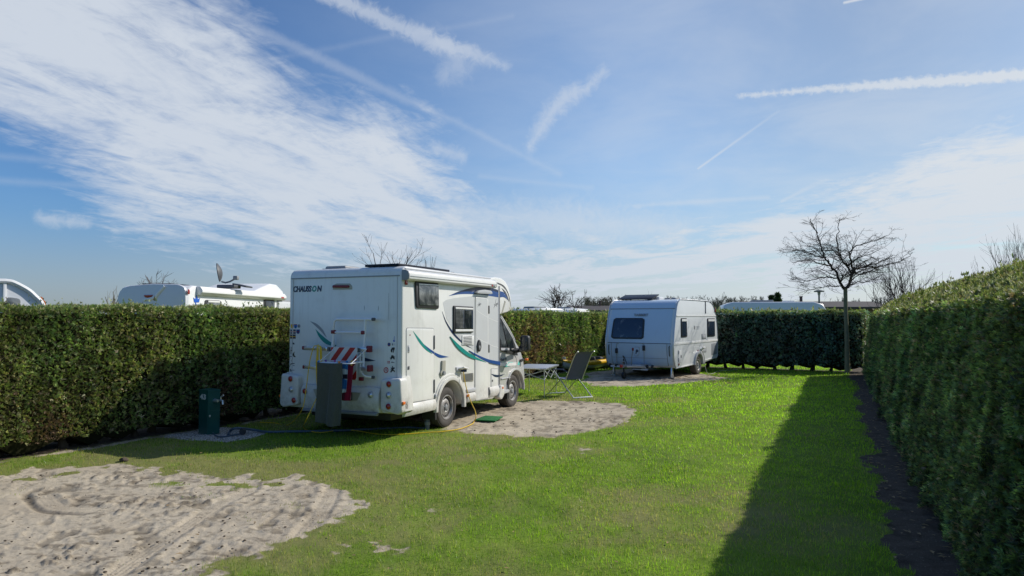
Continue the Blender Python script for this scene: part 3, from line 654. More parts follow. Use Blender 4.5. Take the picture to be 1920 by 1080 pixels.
def hedge(label, A, D, N, L, H, TH, z0, spec, pal, pw, toppal, toppw, trunk_step, topshape, trunk_r=0.05, brown=None, top_size=None, wfac=0.24, batter=0.0, rough=1.0):
    """A start on the plot-side foot line, D along, N into the hedge; spec = [(s0,s1,density,size)] for the plot face"""
    root = thing('hedge', label, 'hedge', (A[0], A[1], 0), math.atan2(D[1], D[0]))
    # local frame x along, y = left of D. N is +y when sign = 1
    sg = 1.0 if (D[0]*N[1]-D[1]*N[0]) > 0 else -1.0
    VV, FF, CC = [], [], []; off = 0
    def emit(S, Dp, Z, Nl, size, cols, leaves, **kw):
        nonlocal off
        P = np.stack([S, Dp*sg, Z], -1); Nl = Nl*np.array([1, sg, 1])
        V, F, Cc = sprigs(P, Nl, size, cols, leaves, **kw); VV.append(V); FF.append(F+off); CC.append(Cc); off += len(V)
    bulge = lambda s, z: (fbm(s*1.6, z*0.9+3, 3, 201)-0.5)*0.22+(fbm(s*6, z*2.2, 3, 205)-0.5)*0.10*rough
    for s0, s1, den, size in spec:                                  # plot face
        n = int((s1-s0)*(H-z0)*den); S = rng.uniform(s0, s1, n); Z = z0+(H+0.03-z0)*rng.uniform(0, 1, n)**0.95
        zl = z0+0.48*(fbm(S*1.7, S*0+1, 4, 211)-0.5); Z = np.where(Z < zl, zl+rng.uniform(0, .1, n), Z)
        dp = -bulge(S, Z)+rng.exponential(0.035, n)-0.01+batter*Z/H
        c = palette(n, pal, pw); tone = np.clip(1+rough*(fbm(S*9, Z*3.2, 3, 229)-.5)*1.3, .25, 2)*(1+(rough-1)*rng.uniform(-.55, .65, n))*(0.66+0.66*fbm(S*2.6, Z*2.6, 3, 221))*(0.72+0.56*fbm(S*1.1, Z*0.25, 3, 225)); c = c*tone[:, None]*(1+(fbm(S*0.9, Z*0.4, 2, 227)-.5)[:, None]*np.array([.5, 0, .1]))
        if brown is not None:
            for bs, bw, bz in brown:
                k = np.exp(-((S-bs)/bw)**2)*sstep(bz+.5, bz-.2, Z)*(0.35+0.9*fbm(S*5, Z*1.2, 2, 231)); kk = (rng.uniform(0, 1, n) < k)[:, None]
                c = np.where(kk, np.array([0.20, 0.13, 0.09])*rng.uniform(0.6, 1.4, n)[:, None], c)
        Nl = np.stack([rng.normal(0, .25, n), -np.ones(n), np.zeros(n)], -1)
        emit(S, dp, Z, Nl, size, c, 6, wfac=wfac)
        # top
        n = int((s1-s0)*TH*den*0.9); S = rng.uniform(s0, s1, n); q = rng.uniform(0, 1, n); dp = q*TH
        Z = H+topshape(q)+(fbm(S*1.7, dp*1.7, 3, 241)-0.5)*0.16+(fbm(S*7, dp*7, 2, 243)-0.5)*0.07-rng.exponential(0.03, n)
        c = palette(n, toppal, toppw)*(0.75+0.5*fbm(S*3, dp*3, 2, 251))[:, None]
        Nl = np.stack([rng.normal(0, .3, n), rng.normal(-0.15, .3, n), np.ones(n)], -1)
        emit(S, dp+batter*(1-q), Z, Nl, size*(top_size or 1.0), c, 6, upw=0.3, wfac=wfac)
        n = int((s1-s0)*7); S = rng.uniform(s0, s1, n); q = rng.uniform(0.0, 1, n)      # untrimmed shoots
        for j in range(3):
            Z = H+topshape(q)+0.02+j*0.05; c = palette(n, toppal, toppw)*0.9
            emit(S+rng.normal(0, .02, n), q*TH+batter*(1-q), Z, np.stack([rng.normal(0, .3, n), rng.normal(0, .3, n), np.ones(n)*1.3], -1), size*1.1, c, 4, upw=1.0, spread=0.5)
        n = int((s1-s0)*(H-z0)*den*0.25); S = rng.uniform(s0, s1, n); Z = rng.uniform(z0, H, n)   # far side
        emit(S, TH+bulge(S+40, Z), Z, np.stack([np.zeros(n), np.ones(n), np.zeros(n)], -1), size*1.7, palette(n, pal, pw), 4)
    for e, sx in ((0.0, -1), (L, 1)):                              # both ends
        size = spec[0][3] if e == 0 else spec[-1][3]; n = int(TH*(H-z0)*spec[-1][2]); q = rng.uniform(0, TH, n); Z = rng.uniform(z0, H, n)
        emit(np.full(n, e)+rng.normal(0, .03, n), q, Z, np.stack([np.full(n, sx), np.zeros(n), np.zeros(n)], -1), size, palette(n, pal, pw), 5)
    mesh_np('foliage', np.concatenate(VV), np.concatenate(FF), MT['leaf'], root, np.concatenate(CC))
    # the woody, shaded inside
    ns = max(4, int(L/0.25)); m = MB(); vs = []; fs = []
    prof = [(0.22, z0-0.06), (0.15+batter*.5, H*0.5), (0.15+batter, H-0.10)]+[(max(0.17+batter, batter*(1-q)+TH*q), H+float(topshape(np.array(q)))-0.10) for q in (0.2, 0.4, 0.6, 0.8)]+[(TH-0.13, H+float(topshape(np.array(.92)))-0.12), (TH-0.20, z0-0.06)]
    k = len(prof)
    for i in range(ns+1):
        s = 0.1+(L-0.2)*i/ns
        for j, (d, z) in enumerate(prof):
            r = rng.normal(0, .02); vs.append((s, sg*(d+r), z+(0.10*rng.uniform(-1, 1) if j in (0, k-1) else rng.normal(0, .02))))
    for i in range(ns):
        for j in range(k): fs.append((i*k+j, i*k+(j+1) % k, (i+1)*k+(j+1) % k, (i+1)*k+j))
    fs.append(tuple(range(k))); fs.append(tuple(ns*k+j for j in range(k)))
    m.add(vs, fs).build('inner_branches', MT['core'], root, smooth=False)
    s = 0.3; cnt = 0
    while s < L-0.1 and cnt < 95:
        m = MB(); r = trunk_r*random.uniform(0.75, 1.3); d = TH*0.45+random.uniform(-.1, .1); dx = random.uniform(-.08, .08)
        m.tube([(s, sg*d, -0.05), (s, sg*d, 0.03), (s+dx*.4, sg*d, z0*0.6), (s+dx, sg*d, z0+0.45)], [r*1.8, r*1.25, r, r*.8], 8)
        for q in range(2):
            e = random.choice((-1, 1)); m.tube([(s+dx*.4, sg*d, z0*random.uniform(.5, .9)), (s+e*.12, sg*(d-random.uniform(-.15, .2)), z0+0.12), (s+e*.2, sg*(d-.1), z0+.3)], [r*.45, r*.35, r*.2], 5)
        m.build('trunk', MT['hbark'], root); s += trunk_step*random.uniform(0.8, 1.2); cnt += 1
    return root

flat = lambda q: q*0.0+0.03*np.sin(q*math.pi)
dome = lambda q: 0.46*np.sin(np.clip(q, 0, 1)*math.pi*0.58)**1.3
GREENS = [(0.115, 0.175, 0.058), (0.185, 0.25, 0.080), (0.27, 0.29, 0.12), (0.42, 0.37, 0.24), (0.13, 0.11, 0.075)]
S0 = -5.5; LEN_L = float(np.dot(LCORN-LA, LD))-S0+0.7
hedge('long clipped conifer hedge in sunlight along the left, behind the motorhome and green post', LA+LD*S0, LD, LN, LEN_L, 2.04, 1.05, 0.17,
      [(0, 6.5, 2600, 0.042), (6.5, 12, 1900, 0.050), (12, 18, 1200, 0.062), (18, LEN_L, 800, 0.080)], GREENS, [4.5, 4.2, 3.0, 1.2, 1.9],
      GREENS, [2, 3, 4, 2, .5], 0.40, flat, brown=[(19.6, 1.1, 1.6), (17.2, .5, 1.0), (22.5, .7, .9), (8.2, .35, .7), (10.6, .25, .9), (5.4, .3, .5)], wfac=.19)
DG = [(0.135, 0.190, 0.072), (0.205, 0.26, 0.085), (0.08, 0.115, 0.05), (0.31, 0.225, 0.13), (0.26, 0.33, 0.085)]
DF = [(0.16, 0.24, 0.20), (0.22, 0.30, 0.24), (0.12, 0.19, 0.16), (0.25, 0.22, 0.19), (0.16, 0.30, 0.15)]
LEN_B = float(np.dot(RCORN-LCORN, BD))+0.3
hedge('shaded dark conifer hedge closing the far end of the pitch behind the caravan', LCORN-BD*0.2, BD, BN, LEN_B, 2.10, 0.9, 0.20,
      [(0, LEN_B, 620, 0.085)], DF, [3, 2, 3, 1.2, .4], GREENS, [2, 4, 3, 1, .5], 0.62, flat, 0.055)
RS = -2.6; LEN_R = float(np.dot(RCORN-RA, RD))-RS-0.55
hedge('tall shaded green conifer hedge running along the right edge of the lawn', RA+RD*RS, RD, RN, LEN_R, 2.03, 1.40, 0.04,
      [(0, 4.2, 5200, 0.034), (4.2, 7.5, 3400, 0.042), (7.5, 12.5, 1700, 0.056), (12.5, LEN_R, 850, 0.075)], DG, [4, 4, 3, 1.6, 1],
      [(0.11, 0.15, 0.04), (0.20, 0.22, 0.07), (0.32, 0.28, 0.16), (0.11, 0.085, 0.05), (0.50, 0.48, 0.36)], [3, 4, 2.4, 1, 1.2], 0.6, dome, top_size=1.05, wfac=0.17, batter=0.30, rough=1.9)

# ------------------------------------------------------------------ vehicle pieces
def wheel(parent, x, y, sgn, r, w, rim_r):
    """tyre with rim and hub cap; sgn = -1 for the outside facing local -y"""
    m = MB(); h = w/2
    m.lathe((x, y, r), 'y', [(rim_r, -h*.80), (rim_r+.012, -h*.92), (r*.80, -h*1.02), (r*.93, -h*.97), (r*.985, -h*.82), (r, -h*.62), (r, h*.62), (r*.985, h*.82), (r*.93, h*.97), (r*.80, h*1.02), (rim_r, h*.8), (rim_r*.7, h*.6), (rim_r*.7, -h*.5), (rim_r, -h*.80)], 44)
    for k in (-.42, -.14, .14, .42):
        m.lathe((x, y, r), 'y', [(r*.99, k*w*.9-.012), (r+.003, k*w*.9-.010), (r+.003, k*w*.9+.028), (r*.99, k*w*.9+.03)], 44)
    t = m.build('wheel', MT['tyre'], parent)
    o = sgn*h
    m = MB(); m.lathe((x, y, r), 'y', [(rim_r+.010, o*.86), (rim_r+.012, o*.98), (rim_r-.006, o*1.0), (rim_r-.02, o*.72), (rim_r*.80, o*.50), (rim_r*.62, o*.74), (rim_r*.40, o*.80), (rim_r*.34, o*.70), (0.004, o*.70)], 40)
    rim = m.build('rim', MT['rim'], t)
    m = MB()
    for k in range(8):
        a = 2*math.pi*k/8+.2; c = (x+math.cos(a)*rim_r*.71, r+math.sin(a)*rim_r*.71)
        pts = []
        for j in range(12):
            b = 2*math.pi*j/12; u, v = math.cos(b)*rim_r*.10, math.sin(b)*rim_r*.17
            pts.append((c[0]+u*math.cos(a)-v*math.sin(a), c[1]+u*math.sin(a)+v*math.cos(a)))
        m.prism(pts, 'xz', y+o*.40, y+o*.645)
    m.build('rim_slots', MT['black'], t, smooth=False)
    m = MB(); m.lathe((x, y, r), 'y', [(rim_r*.24, o*.68), (rim_r*.22, o*.90), (rim_r*.17, o*.96), (0.003, o*.97)], 20)
    for k in range(5):
        a = 2*math.pi*k/5+.4; m.lathe((x+math.cos(a)*rim_r*.32, y, r+math.sin(a)*rim_r*.32), 'y', [(.013, o*.70), (.012, o*.86), (.002, o*.87)], 6)
    m.build('hub_cap', MT['mgrey'], t)
def lampdisc(name, parent, y, z, r, mat, x=0.0, ringmat=None):
    m = MB(); m.lathe((x, y, z), 'x', [(r*1.22, 0.012), (r*1.20, -.006), (r*1.02, -.012), (r*.96, -.004)], 24); o = m.build('lamp_ring', ringmat or MT['trim'], parent)
    m = MB(); m.lathe((x, y, z), 'x', [(r, 0.0), (r*.96, -.014), (r*.70, -.026), (r*.3, -.032), (.002, -.033)], 24); return m.build(name, mat, parent)
def cloth(name, mat, fn, nu, nv, th, parent=None):
    vs = []; fs = []; k = (nu+1)*(nv+1)
    for sgn in (0, 1):
        for j in range(nv+1):
            for i in range(nu+1):
                p = fn(i/nu, j/nv); vs.append((p[0]-sgn*th, p[1], p[2]))
    I = lambda i, j, s: s*k+j*(nu+1)+i
    for s in (0, 1):
        for j in range(nv):
            for i in range(nu):
                q = (I(i, j, s), I(i+1, j, s), I(i+1, j+1, s), I(i, j+1, s)); fs.append(q if s else q[::-1])
    for i in range(nu):
        for j in (0, nv): fs.append((I(i, j, 0), I(i+1, j, 0), I(i+1, j, 1), I(i, j, 1)))
    for j in range(nv):
        for i in (0, nu): fs.append((I(i, j, 0), I(i, j+1, 0), I(i, j+1, 1), I(i, j, 1)))
    m = MB(); m.add(vs, fs); return m.build(name, mat, parent, angle=60)

# ------------------------------------------------------------------ motorhome
VW = 2.28
def build_motorhome():
    root = thing('motorhome', 'white motorhome with teal and blue swooshes, bike rack and washing behind', 'motorhome', (VO[0], VO[1], 0), VF.rotz)
    S = lambda zx, zy, y=0.0: VF.side(740+zx/3.0857, 470+zy/3.0857, y)            # a point read on the right side
    R = lambda zx, zy, x=0.0: VF.rear(520+zx/3.0846, 470+zy/3.0857, x)            # a point read on the back
    def nose(c):
        c = Vector(c)
        if c.x > 3.55:
            k = (c.x-3.55)/.95; c.y = VW/2+(c.y-VW/2)*(1-.16*k*k)
        return c
    arch = [(1.52+.46*math.cos(a), .345+.46*math.sin(a)) for a in [math.pi*i/18 for i in range(19)]]
    prof = [(0, .42), (0, 2.585)]+[(.145-.145*math.cos(a), 2.585+.145*math.sin(a)) for a in [math.pi/2*i/6 for i in range(1, 7)]] + \
           [(3.13, 2.712), (3.35, 2.735), (3.63, 2.73), (3.86, 2.675), (4.06, 2.58), (4.24, 2.46), (4.38, 2.33), (4.45, 2.20), (4.44, 2.12), (4.36, 2.07), (3.95, 2.02), (3.59, 1.985), (3.53, 1.95), (3.52, .52), (3.44, .37), (3.22, .30), (2.42, .345), (2.03, .345)] + \
           arch[1:-1]+[(1.05, .36), (.06, .40)]
    m = MB(); m.prism(prof, 'xz', 0, VW, 0.035, fn=nose, seg=3); body = m.build('body', MT['white'], root)
    # under-body, axle and wheel housings
    m = MB(); m.box((1.9, VW/2, .40), (3.4, 1.62, .28), .02); m.box((1.5, VW/2, .33), (.09, 1.9, .09)); m.box((4.2, VW/2, .42), (1.0, 1.3, .3), .03); m.box((1.52, VW/2, .62), (.9, 1.4, .4)); m.box((4.45, VW/2, .7), (.85, 1.3, .5))
    m.build('chassis', MT['black'], root)
    # roof line seam on the back, corner profiles
    z0 = R(400, 153)[1]
    m = MB(); m.box((-.003, VW/2, z0), (.012, VW-.09, .018)); m.build('roof_seam', MT['mgrey'], root, smooth=False)
    for y_ in (.085, VW-.085): m = MB(); m.box((-.004, y_, 1.75), (.010, .008, 1.62)); m.build('corner_seam', MT['trim'], root, smooth=False)
    m = MB()
    a, b = S(60, 92), S(555, 163); m.box(((a[0]+b[0])/2, .004, 2.690), (b[0]-a[0], .03, .022), .006); m.build('roof_rail', MT['trim'], root)
    # bumper with lamp clusters
    m = MB(); bp = [(.06, .40), (-.05, .415), (-.095, .50), (-.10, .70), (-.055, .80), (.0, .815), (.06, .815)]
    m.prism(bp, 'xz', .36, VW-.36, .012); bumper = m.build('rear_bumper', MT['whiteB'], root)
    m = MB(); m.box((-.075, VW/2, .395), (.06, 1.5, .045), .01); m.build('bumper_lip', MT['mgrey'], root)
    for name, flip in (('r', 0), ('l', 1)):
        f = (lambda y: VW-y) if flip else (lambda y: y)
        mm = MB()
        out = [R(600, 745, -.09), R(716, 738, -.09), R(718, 800, -.09), (-.075, .66), (-.085, .46), (-.02, .41), R(600, 925, -.09)]
        out = [(min(p[0], .38), p[1]) for p in out]
        out = [(f(p[0]), p[1]) for p in out]
        mm.prism(roundpoly(out, .05, 3), 'yz', -.120, .10, .045, seg=4)
        mm.prism([(f(-.075), .66), (f(-.085), .46), (f(-.02), .41), (f(.0), .99), (f(-.02), .99)], 'yz', -.02, .22, .02)
        lc = mm.build('lamp_cluster', MT['whiteB'], root)
        pts = [R(642, 773, -.14), R(640, 838, -.14), R(640, 902, -.14)] if not flip else [R(73, 742, -.14), R(76, 804, -.14), R(92, 866, -.14)]
        for p, mt, nm in zip(pts, ('red', 'clear', 'red'), ('tail_light', 'reversing_light', 'tail_light')): lampdisc(nm, lc, p[0], p[1], .046, MT[mt], -.121)
        q = S(43, 882, -.06); mm = MB(); mm.box((q[0] if True else 0, f(-.088), q[1]), (.07, .035, .05), .014); mm.build('marker_light', MT['orange'], lc)
    for (zx, zy), mt, nm in (((160, 813), 'red', 'fog_light'), ((539, 835), 'clear', 'reversing_light')):
        p = R(zx, zy, -.1); lampdisc(nm, root, p[0], p[1], .046, MT[mt], -.099)
    m = MB(); pr = [R(208, 800, -.1), R(482, 822, -.1), R(462, 868, -.1), R(225, 848, -.1)]
    m.prism(roundpoly(pr, .02, 3), 'yz', -.104, -.07); m.build('plate_recess', MT['beige'], root)
    a, b = R(250, 845, -.11), R(432, 868, -.11); zc = R(400, 842, -.11)[1]
    m = MB(); m.box((-.109, (a[0]+b[0])/2, zc), (.010, abs(a[0]-b[0]), .125), .006); pl = m.build('number_plate', MT['black'], root)
    m = MB(); m.box((-.115, (a[0]+b[0])/2, zc), (.006, abs(a[0]-b[0])-.03, .095), .002); m.build('plate_face', MT['signwhite'], pl)
    # third brake light
    m = MB(); q = [R(322, 226), R(324, 200), R(345, 190), R(420, 190), R(433, 205), R(433, 224)]
    m.prism(roundpoly(q, .01, 2), 'yz', -.008, .01); bl = m.build('brake_light', MT['beige'], root)
    m = MB(); m.prism(roundpoly([R(323, 214), R(326, 200), R(415, 200), R(420, 206), R(415, 215)], .012, 3), 'yz', -.03, 0, .006); m.build('lens', MT['dred'], bl)
    # writing
    p = R(93, 238); w = R(93, 238)[0]-R(258, 235)[0]; zt = R(93, 207)[1]-p[1]
    seg = (('CHAUSS', 0.0, .645, 'navy'), ('O', .665, .15, 'teal'), ('N', .84, .16, 'navy'))
    for s, o, k, mt in seg: text_mesh('lettering', s, zt*1.42, MT[mt], root, text_rear(-.003, p[0]-w*o, p[1]), .002, .16, .0055, w*k)
    # swooshes
    def decal(name, poly, plane, mat, d=-.004, bev=0): m = MB(); m.prism(poly, plane, d, .001, bev); return m.build(name, mat, root, smooth=False)
    decal('swoosh', strip([R(190, 408), R(225, 430), R(258, 462), R(285, 502)], [.001, .022, .022, .001]), 'yz', MT['greyfilm'])
    decal('swoosh', strip([R(222, 455), R(250, 495), R(290, 530), R(345, 552)], [.001, .030, .036, .002]), 'yz', MT['teal'])
    decal('swoosh', strip([R(480, 622), R(520, 632), R(568, 636)], [.03, .024, .001]), 'yz', MT['navy'])
    for a_, b_ in (((503, 317), (503, 345)), ((585, 318), (583, 350)), ((644, 245), (643, 400))):
        decal('scuff', strip([R(*a_), R((a_[0]+b_[0])/2+1, (a_[1]+b_[1])/2), R(*b_)], [.001, .004 if a_[0] < 600 else .002, .001]), 'yz', MT['mgrey'], -.002)
    # bike rack
    X = -.16; alu = MB()
    P = lambda zx, zy, x=X: (x, *R(zx, zy, x))
    r = .021
    alu.tube([P(325, 552, -.03), P(323, 470), P(327, 415), P(337, 400), P(350, 396), P(500, 397), P(560, 397)], r, 10)
    alu.tube([P(508, 397), P(506, 470), P(500, 560), P(497, 670)], r, 10)
    alu.tube([P(325, 472), P(505, 473)], .017, 10)
    alu.tube([P(325, 470), P(318, 560), P(300, 690)], r, 10)
    alu.tube([P(480, 590), P(480, 690), P(490, 712), P(510, 728), P(556, 733, -.08)], .018, 10)
    for zx, zy in ((345, 396), (556, 397)): alu.tube([P(zx, zy), P(zx, zy, -.0)], .02, 10)
    rack = alu.build('bike_rack', MT['alu_white'], root)
    for z_, a_, b_ in ((565, 157, 300), (570, 478, 532), (672, 160, 235), (682, 488, 534)):
        m = MB(); p, q = P(a_, z_, X-.02), P(b_, z_+2, X-.02); m.box(((p[0]+q[0])/2, (p[1]+q[1])/2, (p[2]+q[2])/2), (.075, abs(p[1]-q[1]), .06), .008); m.build('bike_rail', MT['alu'], rack)
    for zx, zy, s_ in ((157, 562, .05), (160, 672, .05), (532, 569, .085), (536, 681, .085)):
        p = P(zx, zy, X-.02); cl = MB(); cl.box(p, (.09, s_*.8, s_*1.2), .012); cl.build('end_cap', MT['dred'], rack)
    for zx, zy in ((325, 470), (498, 474), (485, 742)): cl = MB(); cl.box(P(zx, zy), (.05, .075, .06), .01); cl.build('clamp', MT['dred'], rack)
    m = MB()
    for zx, zy in ((298, 570), (470, 575)): m.tube([P(zx, zy-12, X-.05), P(zx, zy+12, X-.05)], .028, 10)
    m.box(P(556, 397), (.06, .05, .05), .012); m.box(P(553, 733, -.09), (.05, .05, .045), .012); m.build('rack_joint', MT['dgrey'], rack)
    # stickers of places and animals
    def st(poly, mat, d): m = MB(); m.prism(poly, 'yz', d, 0.0); return m.build('sticker', mat, root, smooth=False)
    L4 = lambda x, y: VF.rear(530+x/9.814, 590+y/9.818)
    R4 = lambda x, y: VF.rear(700+x/10.8, 600+y/10.8)
    def bx(fn, cx, cy, w, h): return [fn(cx-w/2, cy-h/2), fn(cx+w/2, cy-h/2), fn(cx+w/2, cy+h/2), fn(cx-w/2, cy+h/2)]
    def shield(fn, cx, cy, w, h): return [fn(cx+w*a, cy+h*b) for a, b in ((-.5, -.5), (.5, -.5), (.5, .1), (.35, .35), (0, .5), (-.35, .35), (-.5, .1))]
    def disc(fn, cx, cy, r, n=16, k=1.0): return [fn(cx+r*math.cos(2*math.pi*i/n), cy+k*r*math.sin(2*math.pi*i/n)) for i in range(n)]
    def blob(fn, pts): return [fn(x, y) for x, y in pts]
    st(shield(L4, 176, 217, 50, 80), MT['kayyellow'], -.003); st([L4(176, 180), L4(200, 180), L4(196, 238)], MT['dred'], -.0045)
    st(shield(L4, 238, 217, 54, 80), MT['crown'], -.003); st(bx(L4, 238, 184, 54, 14), MT['dred'], -.0045); st(disc(L4, 240, 228, 13), MT['mat'], -.0045)
    st(disc(L4, 300, 210, 28, k=1.2), MT['greyfilm'], -.003); st(disc(L4, 300, 210, 12, 8), MT['dgrey'], -.0045)
    st(bx(L4, 193, 313, 96, 80), MT['navy'], -.003); st(bx(L4, 185, 313, 22, 80), MT['pwhite'], -.0042); st(bx(L4, 193, 313, 96, 20), MT['pwhite'], -.0044); st(bx(L4, 185, 313, 9, 80), MT['signred'], -.0052); st(bx(L4, 193, 313, 96, 9), MT['signred'], -.0054)
    st(shield(L4, 284, 314, 62, 82), MT['blue'], -.003); st(disc(L4, 284, 314, 16, 10), MT['dred'], -.0045)
    st(bx(L4, 190, 403, 100, 76), MT['navy'], -.003); st(bx(L4, 182, 403, 14, 76), MT['kayyellow'], -.0042); st(bx(L4, 190, 403, 100, 14), MT['kayyellow'], -.0044)
    st(blob(L4, [(172, 515), (192, 512), (218, 528), (214, 550), (196, 545), (182, 530)]), MT['black'], -.003)
    st(blob(L4, [(156, 590), (164, 592), (160, 650), (182, 662), (182, 672), (158, 668), (157, 725), (149, 725), (150, 668), (146, 650), (154, 645)]), MT['black'], -.003)
    st(blob(L4, [(222, 680), (210, 720), (216, 748), (240, 775), (234, 784), (204, 776), (186, 742), (196, 708)]), MT['black'], -.003)
    st(shield(L4, 156, 812, 54, 92), MT['dgrey'], -.003); st(shield(L4, 156, 816, 42, 74), MT['white'], -.0042); st(strip([L4(140, 790), L4(160, 830), L4(172, 846)], [.002, .003, .002]), MT['beige'], -.005)
    st(blob(L4, [(125, 958), (150, 900), (165, 890), (222, 896), (222, 903), (168, 912), (146, 925), (132, 955)]), MT['black'], -.003); st(bx(L4, 204, 938, 30, 9), MT['black'], -.003)
    st(blob(L4, [(138, 996), (150, 998), (156, 1016), (238, 1018), (200, 1026), (160, 1030), (166, 1048), (138, 1048)]), MT['dgrey'], -.003)
    st(blob(R4, [(424, 325), (428, 325), (428, 400), (438, 440), (406, 442), (404, 412), (418, 402)]), MT['crown'], -.003)
    st(disc(R4, 319, 495, 30, k=1.25), MT['dred'], -.003); st(disc(R4, 319, 490, 23, k=1.2), MT['blue'], -.0042)
    st(bx(R4, 386, 494, 13, 40), MT['dgrey'], -.003); st(bx(R4, 418, 484, 44, 5), MT['greyfilm'], -.003); st(bx(R4, 418, 504, 44, 5), MT['greyfilm'], -.003)
    st(blob(R4, [(356, 595), (380, 558), (425, 552), (436, 575), (424, 610), (410, 662), (400, 660), (402, 600), (390, 605), (384, 660), (368, 655), (352, 630)]), MT['black'], -.003)
    st(blob(R4, [(326, 772), (356, 758), (366, 716), (404, 714), (416, 740), (440, 742), (424, 768), (440, 796), (412, 794), (390, 768), (362, 802), (346, 798), (352, 778)]), MT['black'], -.003)
    st(bx(R4, 309, 855, 48, 46), MT['signred'], -.003); st(bx(R4, 303, 855, 8, 46), MT['pwhite'], -.0042); st(bx(R4, 309, 855, 48, 8), MT['pwhite'], -.0044)
    st(bx(R4, 378, 855, 28, 18), MT['navy'], -.003); st(bx(R4, 410, 858, 30, 12), MT['navy'], -.003)
    st(disc(R4, 258, 1015, 48, 20, 1.25), MT['signred'], -.003); st(disc(R4, 258, 1015, 33, 18, 1.3), MT['white'], -.0042); st(blob(R4, [(244, 985), (272, 985), (282, 1036), (234, 1036)]), MT['signred'], -.0052); st(blob(R4, [(250, 998), (266, 998), (271, 1028), (244, 1028)]), MT['white'], -.006)
    st(blob(R4, [(380, 930), (398, 935), (398, 960), (430, 960), (434, 985), (408, 995), (414, 1012), (436, 1030), (430, 1058), (410, 1034), (388, 1032), (360, 1066), (342, 1050), (366, 1020), (338, 1010), (372, 1000), (352, 960), (384, 970)]), MT['black'], -.003)
    # ---- right side
    gp_ = [S(278, 300), S(300, 284), S(345, 274), S(462, 262), S(598, 262), S(600, 640), S(525, 628), S(470, 588), S(410, 540), S(345, 470), S(300, 395)]
    decal('grey_panel', gp_, 'xz', MT['grey_panel'], -.0015)
    decal('swoosh', strip([S(274, 352), S(298, 415), S(340, 480), S(400, 538), S(445, 565)], [.001, .014, .022, .014, .001]), 'xz', MT['navy'], -.004)
    decal('swoosh', strip([S(318, 497), S(360, 550), S(415, 596), S(465, 622), S(526, 646)], [.002, .034, .036, .024, .001]), 'xz', MT['teal'], -.0175)
    decal('swoosh', strip([S(428, 578), S(475, 608), S(540, 638), S(606, 652)], [.001, .018, .030, .036]), 'xz', MT['blue'], -.0190)
    decal('swoosh', strip([S(312, 262), S(380, 242), S(450, 236), S(500, 236), S(560, 242), S(604, 252)], [.001, .030, .050, .062, .074, .066]), 'xz', MT['blue'], -.003)
    decal('swoosh', strip([S(330, 254), S(400, 232), S(480, 220), S(560, 224), S(604, 236)], [.001, .018, .028, .026, .020]), 'xz', MT['navy'], -.0045)
    # overcab markings follow the narrowing nose
    def onnose(poly, mat, name, d):
        m = MB(); m.prism(poly, 'xz', d, .012); 
        m.v = [tuple(nose(v)) for v in m.v]; return m.build(name, mat, root, smooth=False)
    onnose(strip([S(606, 252), (3.75, 2.385), (4.02, 2.285)], [.066, .044, .001], 10), MT['blue'], 'swoosh', -.004)
    onnose(strip([(3.38, 2.62), (3.75, 2.555), (4.10, 2.385), (4.36, 2.15)], [.012, .016, .016, .010], 10), MT['dgrey'], 'trim_line', -.004)
    onnose(strip([(3.62, 2.52), (3.86, 2.42), (4.12, 2.26)], [.001, .026, .008], 10), MT['dgrey'], 'trim_line', -.003)
    onnose([(3.62, 2.01), (3.80, 2.27), (4.30, 2.10), (3.95, 2.04)], MT['beige'], 'underside_panel', -.004)
    m = MB(); a = S(605, 205); b = S(605, 800); m.box((a[0], -.006, (a[1]+b[1])/2), (.030, .012, a[1]-b[1]), .004); m.build('corner_strip', MT['dgrey'], root)
    m = MB(); m.box((a[0]-.032, -.004, (a[1]+b[1])/2), (.03, .010, a[1]-b[1]), .004); m.build('corner_strip', MT['trim'], root)
    # windows
    def window(outer, r, name, panes, frame=MT['black'], d=-.03):
        m = MB(); m.prism(roundpoly(outer, r, 4), 'xz', d, .01, .008); w_ = m.build(name, frame, root)
        for poly, mt, nm, dd in panes:
            mm = MB(); mm.prism(roundpoly(poly, .015, 3), 'xz', dd, dd+.012, .003); mm.build(nm, mt, w_)
        return w_
    window([S(113, 178), S(247, 188), S(249, 338), S(120, 331)], .05, 'bed_window', [([S(128, 193), S(243, 200), S(244, 318), S(132, 314)], MT['smoke'], 'pane', -.042), ([S(128, 191), S(243, 198), S(243, 204), S(128, 197)], MT['alu'], 'window_rail', -.045)])
    window([S(336, 318), S(448, 324), S(448, 474), S(336, 474)], .025, 'kitchen_window', [([S(343, 338), S(392, 342), S(392, 452), S(343, 453)], MT['blind'], 'pane', -.038), ([S(396, 342), S(442, 344), S(442, 451), S(396, 452)], MT['glass'], 'pane', -.036),
           ([S(342, 327), S(444, 332), S(444, 342), S(342, 337)], MT['pwhite'], 'window_rail', -.042), ([S(342, 455), S(444, 455), S(444, 467), S(342, 468)], MT['pwhite'], 'window_rail', -.042)])
    # doors and hatches
    def hatch(name, outer, r, mat, frame, d=-.008, gap=.010):
        c = Vector((sum(p[0] for p in outer)/len(outer), sum(p[1] for p in outer)/len(outer)))
        ins = [tuple(Vector(p)+(c-Vector(p)).normalized()*gap*1.4) for p in outer]
        m = MB(); m.prism(roundpoly(outer, r, 5), 'xz', d*.55, .004); f_ = m.build(name+'_frame', frame, root)
        m = MB(); m.prism(roundpoly(ins, r*.85, 5), 'xz', d, .004, .002); return m.build(name, mat, root)
    g = hatch('garage_door', [S(65, 445), S(226, 447), S(228, 860), S(65, 886)], .05, MT['white'], MT['mgrey'])
